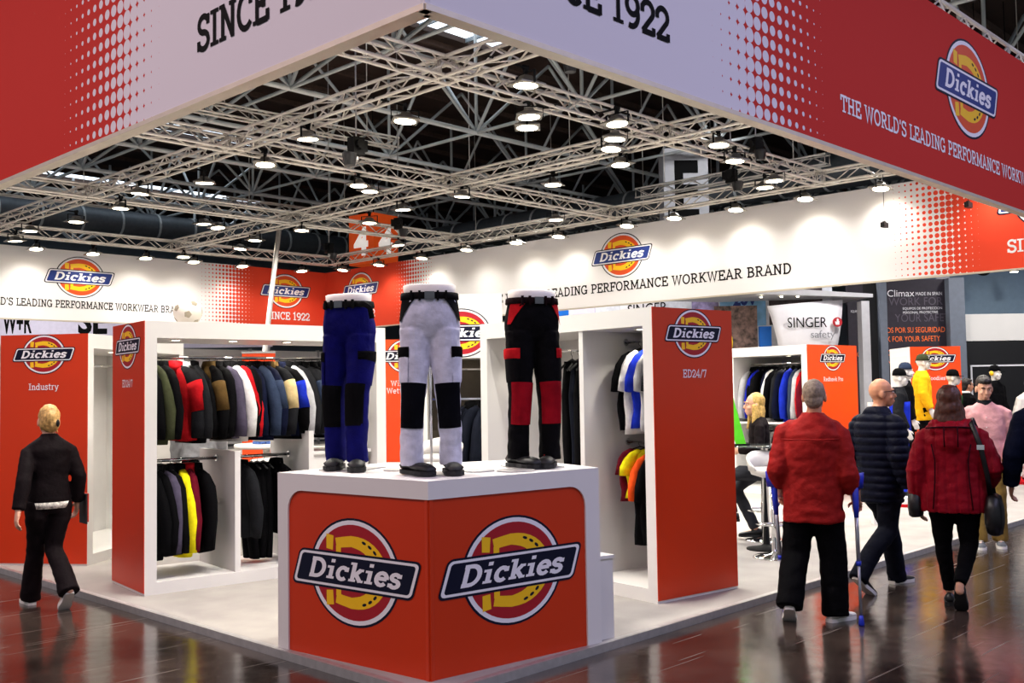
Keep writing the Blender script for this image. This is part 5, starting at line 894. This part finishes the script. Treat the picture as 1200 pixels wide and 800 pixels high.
TALL = dict(rings=[(.72, 0, 0, .19, .14), (.9, 0, 0, .185, .135), (1.05, 0, 0, .18, .125), (1.22, 0, -.01, .195, .13), (1.34, 0, -.015, .195, .125), (1.41, 0, -.015, .16, .1), (1.47, 0, -.012, .085, .075)])
a = mannequin('mannequin in a bright blue bib overall and dark grey sleeves', 13.77, 5.95, .12, (.45, -.85, 0), dict(pants=K['blue'], top=K['char'], topname='work_sweater', **TALL)); cap(a, (0, .02, 1.6), 0, K['black'])
add_part(a, 'bib', MB().loft([ering(0, -.003, zz, aa, bb, 24, .85) for zz, aa, bb in ((.8, .2, .15), (1.0, .19, .137), (1.2, .2, .14), (1.27, .2, .138))], True), K['blue'])
a = mannequin('mannequin in a grey knitted beanie and black jacket', 14.72, 6.27, .22, (.5, -.8, 0), dict(pants=K['black'], top=K['black'], **TALL)); cap(a, (0, .02, 1.6), 0, K['slate'], True)
a = mannequin('mannequin in a yellow jacket and dark cap', 15.55, 6.35, .36, (.5, -.8, 0), dict(pants=K['black'], top=cloth('safety_yellow', '#f0b81a'), topname='yellow_jacket', **TALL)); cap(a, (0, .02, 1.6), 0, K['olive'])
a = mannequin('mannequin in a dark jacket with a green chest panel and cap', 15.9, 6.04, .12, (.35, -.9, 0), dict(pants=K['black'], top=K['black'], **TALL)); cap(a, (0, .02, 1.6), -30, K['black']); add_part(a, 'chest_panel', MB().loft([ering(0, .0, zz, aa, bb, 24, .85) for zz, aa, bb in ((1.18, .19, .137), (1.28, .2, .142), (1.33, .19, .138))], True), K['green'])
a = mannequin('mannequin in black with a black cap and yellow ear defenders', 17.9, 6.10, .2, (-.3, -.95, 0), dict(pants=K['black'], top=K['black'], **TALL)); cap(a, (0, .02, 1.6), 30, K['black'])
for s in (-1, 1): add_part(a, 'ear_defender', MB().ell((s*.088, .015, 1.595), (.026, .036, .045), 12, 8), PYEL)
add_part(a, 'headband', MB().tube([(.095*math.sin(R(q)), .015, 1.6+.14*math.cos(R(q))) for q in range(-80, 81, 20)], .006, 6), BLACKP)
a = mannequin('bare white mannequin wearing a black harness', 18.1, 5.62, 0, (-.5, -.86, 0), dict(pants=K['white'], top=MANQ, topname='torso_shell', **TALL))
for s in (-1, 1): add_part(a, 'harness_strap', MB().tube([(s*.08, -.15, 1.0), (s*.1, -.155, 1.25), (s*.09, -.06, 1.435), (s*.1, .12, 1.3), (s*.06, .145, 1.0)], [(.006, .02)]*5, 8), K['black'])
plinth('low white plinth under the harness and ear defender mannequins', 17.95, 5.95, .0+.02, .6)
# ------------------------------------------------------------------ neighbouring stands and hall signs
CF = V((.696, -.718, 0)); RZF = math.atan2(-.718, .696)
def at(x, y, d): # point seen along a direction of the room, d metres off
    r = rx*((x-600)/1194.6)-ux*((y-400)/1194.6)+fwd; r = r/math.hypot(r.x, r.y); return V((0, 0, 1.65))+r*d
GREYC = mat('canopy_grey', '#b9b9bf', .6, var=.05); DARKP = mat('dark_violet_panel', '#2c2630', .5, var=.15); BLK = mat('matt_black_wall', '#0c0c0f', .6, var=.2); BLUW = mat('blue_grey_wall', '#8ea6ba', .7, var=.04); BLUB = mat('azure_panel', '#1668c8', .5, var=.06); COLM = mat('grey_column', '#6f7683', .5, var=.08); LILAC = mat('lilac_banner', '#ddd6ea', .7, var=.05)
def blk(root, name, a, b, m): return MB().span(a, b).build(name, m, root)
# white fascia with big black letters, far left
t = thing('neighbour_fascia', 'pale lilac fascia of a neighbouring stand with big black letters', 'fascia', (12.6, 35.9, 0), RZF)
blk(t, 'board', (-3, 0, 3.3), (9, .1, 5.0), LILAC); blk(t, 'post', (-2.9, .02, 0), (-2.7, .2, 3.3), GREYC); blk(t, 'post', (8.7, .02, 0), (8.9, .2, 3.3), GREYC); blk(t, 'side_poster', (-3, -.03, 3.4), (-.15, 0, 4.9), mat('poster_dark', '#4a5a50', .6, var=.9, scale=3))
put_sans(t, 'W+R', (.0, -.005, 3.9), (1, 0, 0), 1.0, PBLACK, bold=.03, sx=.42); put_sans(t, 'SE', (2.5, -.005, 3.85), (1, 0, 0), 1.2, PBLACK, bold=.04, sx=.85)
# number sign and letter sign under the hall roof
t = thing('number_sign', 'orange hanging box sign with a white 4 on each side', 'sign', (22.2, 28.2, 6.15), R(7)); OS = mat('orange_sign', '#f0571b', .6, emit='#f0571b', es=.25)  # orange carries a small added glow, no lamp inside
blk(t, 'box', (-.6, -.6, 0), (.6, .6, 1.75), OS)
for xd, o in (((1, 0, 0), (0, -.605, .35)), ((0, -1, 0), (-.605, 0, .35)), ((0, 1, 0), (.605, 0, .35)), ((-1, 0, 0), (0, .605, .35))): put_sans(t, '4', o, xd, 1.3, SIGNW, 'CENTER', bold=.05)
for sx in (-.5, .5): MB().tube([(sx, sx, 1.75), (sx, sx, 5.8)], .015, 6).build('cable', BLACKM, t)
t = thing('letter_sign', 'grey hanging box sign with a bold black E', 'sign', (26.5, 18.0, 6.7), RZF); blk(t, 'box', (-.7, 0, 0), (.7, 1.0, 2.5), GREYC); put_sans(t, 'E', (-.42, -.005, .25), (1, 0, 0), 2.6, PBLACK, 'LEFT', bold=.09, sx=.62)
for sx in (-.6, .6): MB().tube([(sx, .5, 2.5), (sx, .5, 5.3)], .015, 6).build('cable', BLACKM, t)
# safety glove stand: canopy, curved sail sign, poster walls
t = thing('glove_stand', 'white neighbouring stand with a flared SINGER safety sail under a grey canopy', 'stand', (21.5, 11.41, 0), RZF)
c = MB(); c.loft([[(-1.6, -.3, 3.82), (1.45, -.3, 3.68), (1.45, 2.6, 3.75), (-3.6, 2.6, 3.95)], [(-1.6, -.3, 4.0), (1.45, -.3, 3.76), (1.45, 2.6, 3.85), (-3.6, 2.6, 4.15)]]); c.build('canopy', GREYC, t)
s = MB(); rows = []
for i in range(13):
    q = i/12; z = 2.3+1.3*q; w0, w1 = -.62-.28*q, .62+.22*q; bow = .12*math.sin(math.pi*q); rows.append([(w0+(w1-w0)*jj/10, -.05-bow-.12*math.sin(math.pi*jj/10), z+.12*(jj/10-.5)*q) for jj in range(11)])
s.loft(rows, False, False); so = s.build('sail_sign', mat('sail_white', '#eceaf0', .5, var=.02), t, True); m_ = so.modifiers.new('t', 'SOLIDIFY'); m_.thickness = .02
put_sans(so, 'SINGER', (-.52, -.31, 3.02), (1, 0, 0), .33, PBLACK, sx=.82); put_sans(so, 'safety', (.0, -.31, 2.78), (1, 0, 0), .24, mat('print_grey', '#8b8b92', .6))
rd = MB(); rd.lathe([(.001, 0), (.11, 0), (.11, .004), (.001, .004)], 24); rd.build('red_emblem', mat('emblem_red', '#b3202c', .5), so, M=facing((.62, -.31, 3.13), (1, 0, 0)))
hd = MB(); hd.poly([(-.04, -.06), (.04, -.06), (.045, .02), (.03, .02), (.028, .07), (.016, .07), (.012, .08), (0, .08), (-.004, .075), (-.014, .07), (-.02, .0), (-.05, .02), (-.055, .005)], .006); hd.build('hand_mark', PWHITE, so, M=facing((.62, -.31, 3.13), (1, 0, 0)))
blk(t, 'column', (1.18, -.3, 0), (1.36, 0, 3.6), GREYC); blk(t, 'counter', (-.7, -.1, 0), (.75, .5, 2.28), mat('stand_base_white', '#d9d8dc', .5))
blk(t, 'blue_wall', (-.98, .4, 1.6), (-.7, .5, 3.1), BLUB); blk(t, 'back_wall', (-3.9, 2.6, 0), (1.45, 2.7, 3.6), GREYC)
po = blk(t, 'poster', (-2.0, .5, 2.0), (-1.0, .56, 3.6), mat('poster_forest', '#5d4a44', .6, var=.9, scale=9)); fg = MB(); fg.ell((-1.75, .48, 2.75), (.16, .012, .3), 12, 8); fg.ell((-1.73, .48, 3.12), (.08, .012, .09), 10, 6); fg.build('poster_figure', PYEL, po)
pg = MB()
for i in range(5): t2 = MB().tube([(.18*math.cos(i), 0, 0), (.18*math.cos(i), 0, .02)], .03, 10); t2.build('spotlight', LENS, t, M=Matrix.Translation((-1.2+.55*i, .0, 3.74)))
# poster wall of a further stand, seen over the shirt unit
t = thing('poster_wall', 'row of blue and white posters on a neighbouring wall above the shirt unit', 'wall display', (22.3, 16.4, 0), -math.pi/2)
blk(t, 'panel', (-5, 0, 0), (5.2, .1, 4.3), mat('pale_panel', '#dcdfe8', .6))
for k, (x0, x1, m_) in enumerate(((-4.8, -2.9, BLUB), (-2.7, -1.9, LILAC), (-1.0, .2, PWHITE), (1.35, 2.15, mat('poster_mauve', '#8a7fa8', .6, var=.7, scale=5)), (2.2, 3.5, mat('poster_sky', '#7fb4de', .6, var=.3, scale=3)), (3.6, 5.0, mat('poster_dim', '#3c2f33', .6, var=.8, scale=4)))): blk(t, 'poster', (x0, -.02, 3.2), (x1, 0, 4.2), m_)
put_sans(t, 'SINGER', (-.75, -.03, 3.72), (1, 0, 0), .4, PBLACK); put_sans(t, '20V', (2.6, -.03, 3.75), (1, 0, 0), .42, PBLUE, bold=.02)
# dark stand with safety slogans
t = thing('dark_stand', 'dark neighbouring stand with white and orange safety slogans between grey columns', 'stand', (24.46, 11.04, 0), RZF)
PO = mat('print_orange', '#f2702c', .5, emit='#f2702c', es=.15); DIM = mat('print_dim', '#5a525e', .6)
blk(t, 'narrow_panel', (-.75, -.02, 0), (-.36, .1, 4.3), DARKP); blk(t, 'gap_pillar', (-.36, .05, 0), (.0, .2, 4.3), BLK); blk(t, 'column', (0, -.15, 0), (.18, .15, 4.3), COLM); wp = blk(t, 'slogan_panel', (.18, 0, 0), (1.68, .1, 4.3), DARKP); blk(t, 'column', (1.68, -.25, 0), (2.06, .15, 4.3), COLM)
for txt, x, z, sz, m_, sxx in (('Climax', .24, 3.88, .24, PWHITE, 1), ('MADE IN SPAIN', .95, 3.9, .12, PWHITE, .8), ('WORK FOR', .28, 3.66, .28, DIM, .9), ('YOUR SAFETY', .42, 3.25, .28, DIM, .85), ('EQUIPOS DE PROTECCION', .62, 3.55, .085, PWHITE, .95), ('PERSONAL PROTECTIVE', .62, 3.45, .085, PWHITE, .95), ('OS POR SU SEGURIDAD', .2, 2.98, .19, PO, .72), ('K FOR YOUR SAFETY', .2, 2.76, .19, PO, .74), ('ONS POUR VOTRE SÉCURITÉ', .2, 2.42, .19, PO, .68), ('N FÜR IHRE SICHERHEIT', .2, 2.18, .19, PO, .7)): put_sans(wp, txt, (x, -.004, z), (1, 0, 0), sz, m_, sx=sxx)
for txt, x, z, sz, m_ in (('TI', -.5, 2.95, .17, PO), ('NOUS', -.66, 2.4, .17, PO), ('WI', -.48, 2.15, .17, PO), ('EQUIPOS', -.68, 3.5, .08, PWHITE)): put_sans(t, txt, (x, -.026, z), (1, 0, 0), sz, m_, sx=.75)
blk(t, 'leaflet_holder', (-.42, -.1, 1.75), (-.3, -.02, 2.1), PWHITE)
# black and blue-grey stand at the far right
t = thing('black_stand', 'black walled stand with a white upper box and azure panel', 'stand', (27.0, 9.2, 0), RZF)
blk(t, 'lower_wall', (-.9, 0, 0), (6, .1, 2.75), BLK); blk(t, 'white_strip', (-.6, -.02, 2.12), (6, 0, 2.16), PWHITE); blk(t, 'white_upright', (-.6, -.02, 0), (-.56, 0, 2.12), PWHITE); blk(t, 'upper_box', (-.85, .0, 2.77), (1.0, 1.2, 3.45), WHITE); blk(t, 'side_box', (1.0, .15, 2.77), (6, 1.2, 3.4), mat('upper_side', '#c9d4de', .5)); blk(t, 'azure_panel', (-.8, 1.3, 3.3), (-.2, 1.4, 4.15), BLUB); blk(t, 'sky_wall', (-1.8, 2.0, 2.7), (7, 2.1, 6.0), BLUW)
blk(t, 'notice', (-.85, 1.25, 4.3), (-.5, 1.3, 4.6), PWHITE)
sl = MB(); sl.lathe([(.001, 0), (.11, 0), (.13, .2), (.05, .28), (.001, .28)], 16); sl.build('spotlight', ALUD, t, True, loc=(1.0, .8, 4.6)); MB().lathe([(.001, -.01), (.1, -.01), (.1, 0), (.001, 0)], 16).build('spot_lens', LENS, t, True, loc=(1.0, .8, 4.6))
for x in (.2, 1.0): MB().tube([(x, .8, 4.8), (x, .8, 11.8)], .012, 6).build('cable', BLACKM, t)
b = MB(); b.ell((.2, .8, 4.65), (.2, .12, .14)); b.build('projector', BLACKM, t, True)
t = thing('info_stand', 'white info pillar with a round disc beside the bald man', 'stand', (11.6, 5.25, PH), RZF); blk(t, 'pillar', (-.11, 0, 0), (.11, .1, 1.42), WHITE); MB().tube([(0, .05, 1.42), (0, .05, 1.58)], .006, 6).build('stem', CHROME, t); MB().lathe([(.001, 0), (.05, 0), (.05, .01), (.001, .01)], 20).build('disc', PWHITE, t, M=facing((0, .05, 1.62), (1, 0, 0)))

t = thing('leaflet_card', 'neon green leaflet card standing on the glass bar table', 'card', (8.93, 5.53, PH+1.034), RZF); MB().box((-.02, 0, .24), (.1, .01, .5), M=Matrix.Rotation(R(-14), 3, 'Y')).build('card', mat('neon_green', '#62e02a', .5), t); MB().box((.04, 0, .008), (.16, .08, .016)).build('foot', BLACKM, t)

# white partition of the stand behind, seen through the jacket unit
t = thing('partition_wall', 'long white partition of the stand behind the back banner', 'partition', (5.0, 31.0, 0)); PW = mat('partition_white', '#e6e3e0', .6, var=.03)
for i in range(7): blk(t, 'panel', (i*2.8, 0, .05), (i*2.8+2.77, .08, 3.25), PW); blk(t, 'post', (i*2.8-.04, -.02, 0), (i*2.8+.04, .1, 3.3), ALUD)
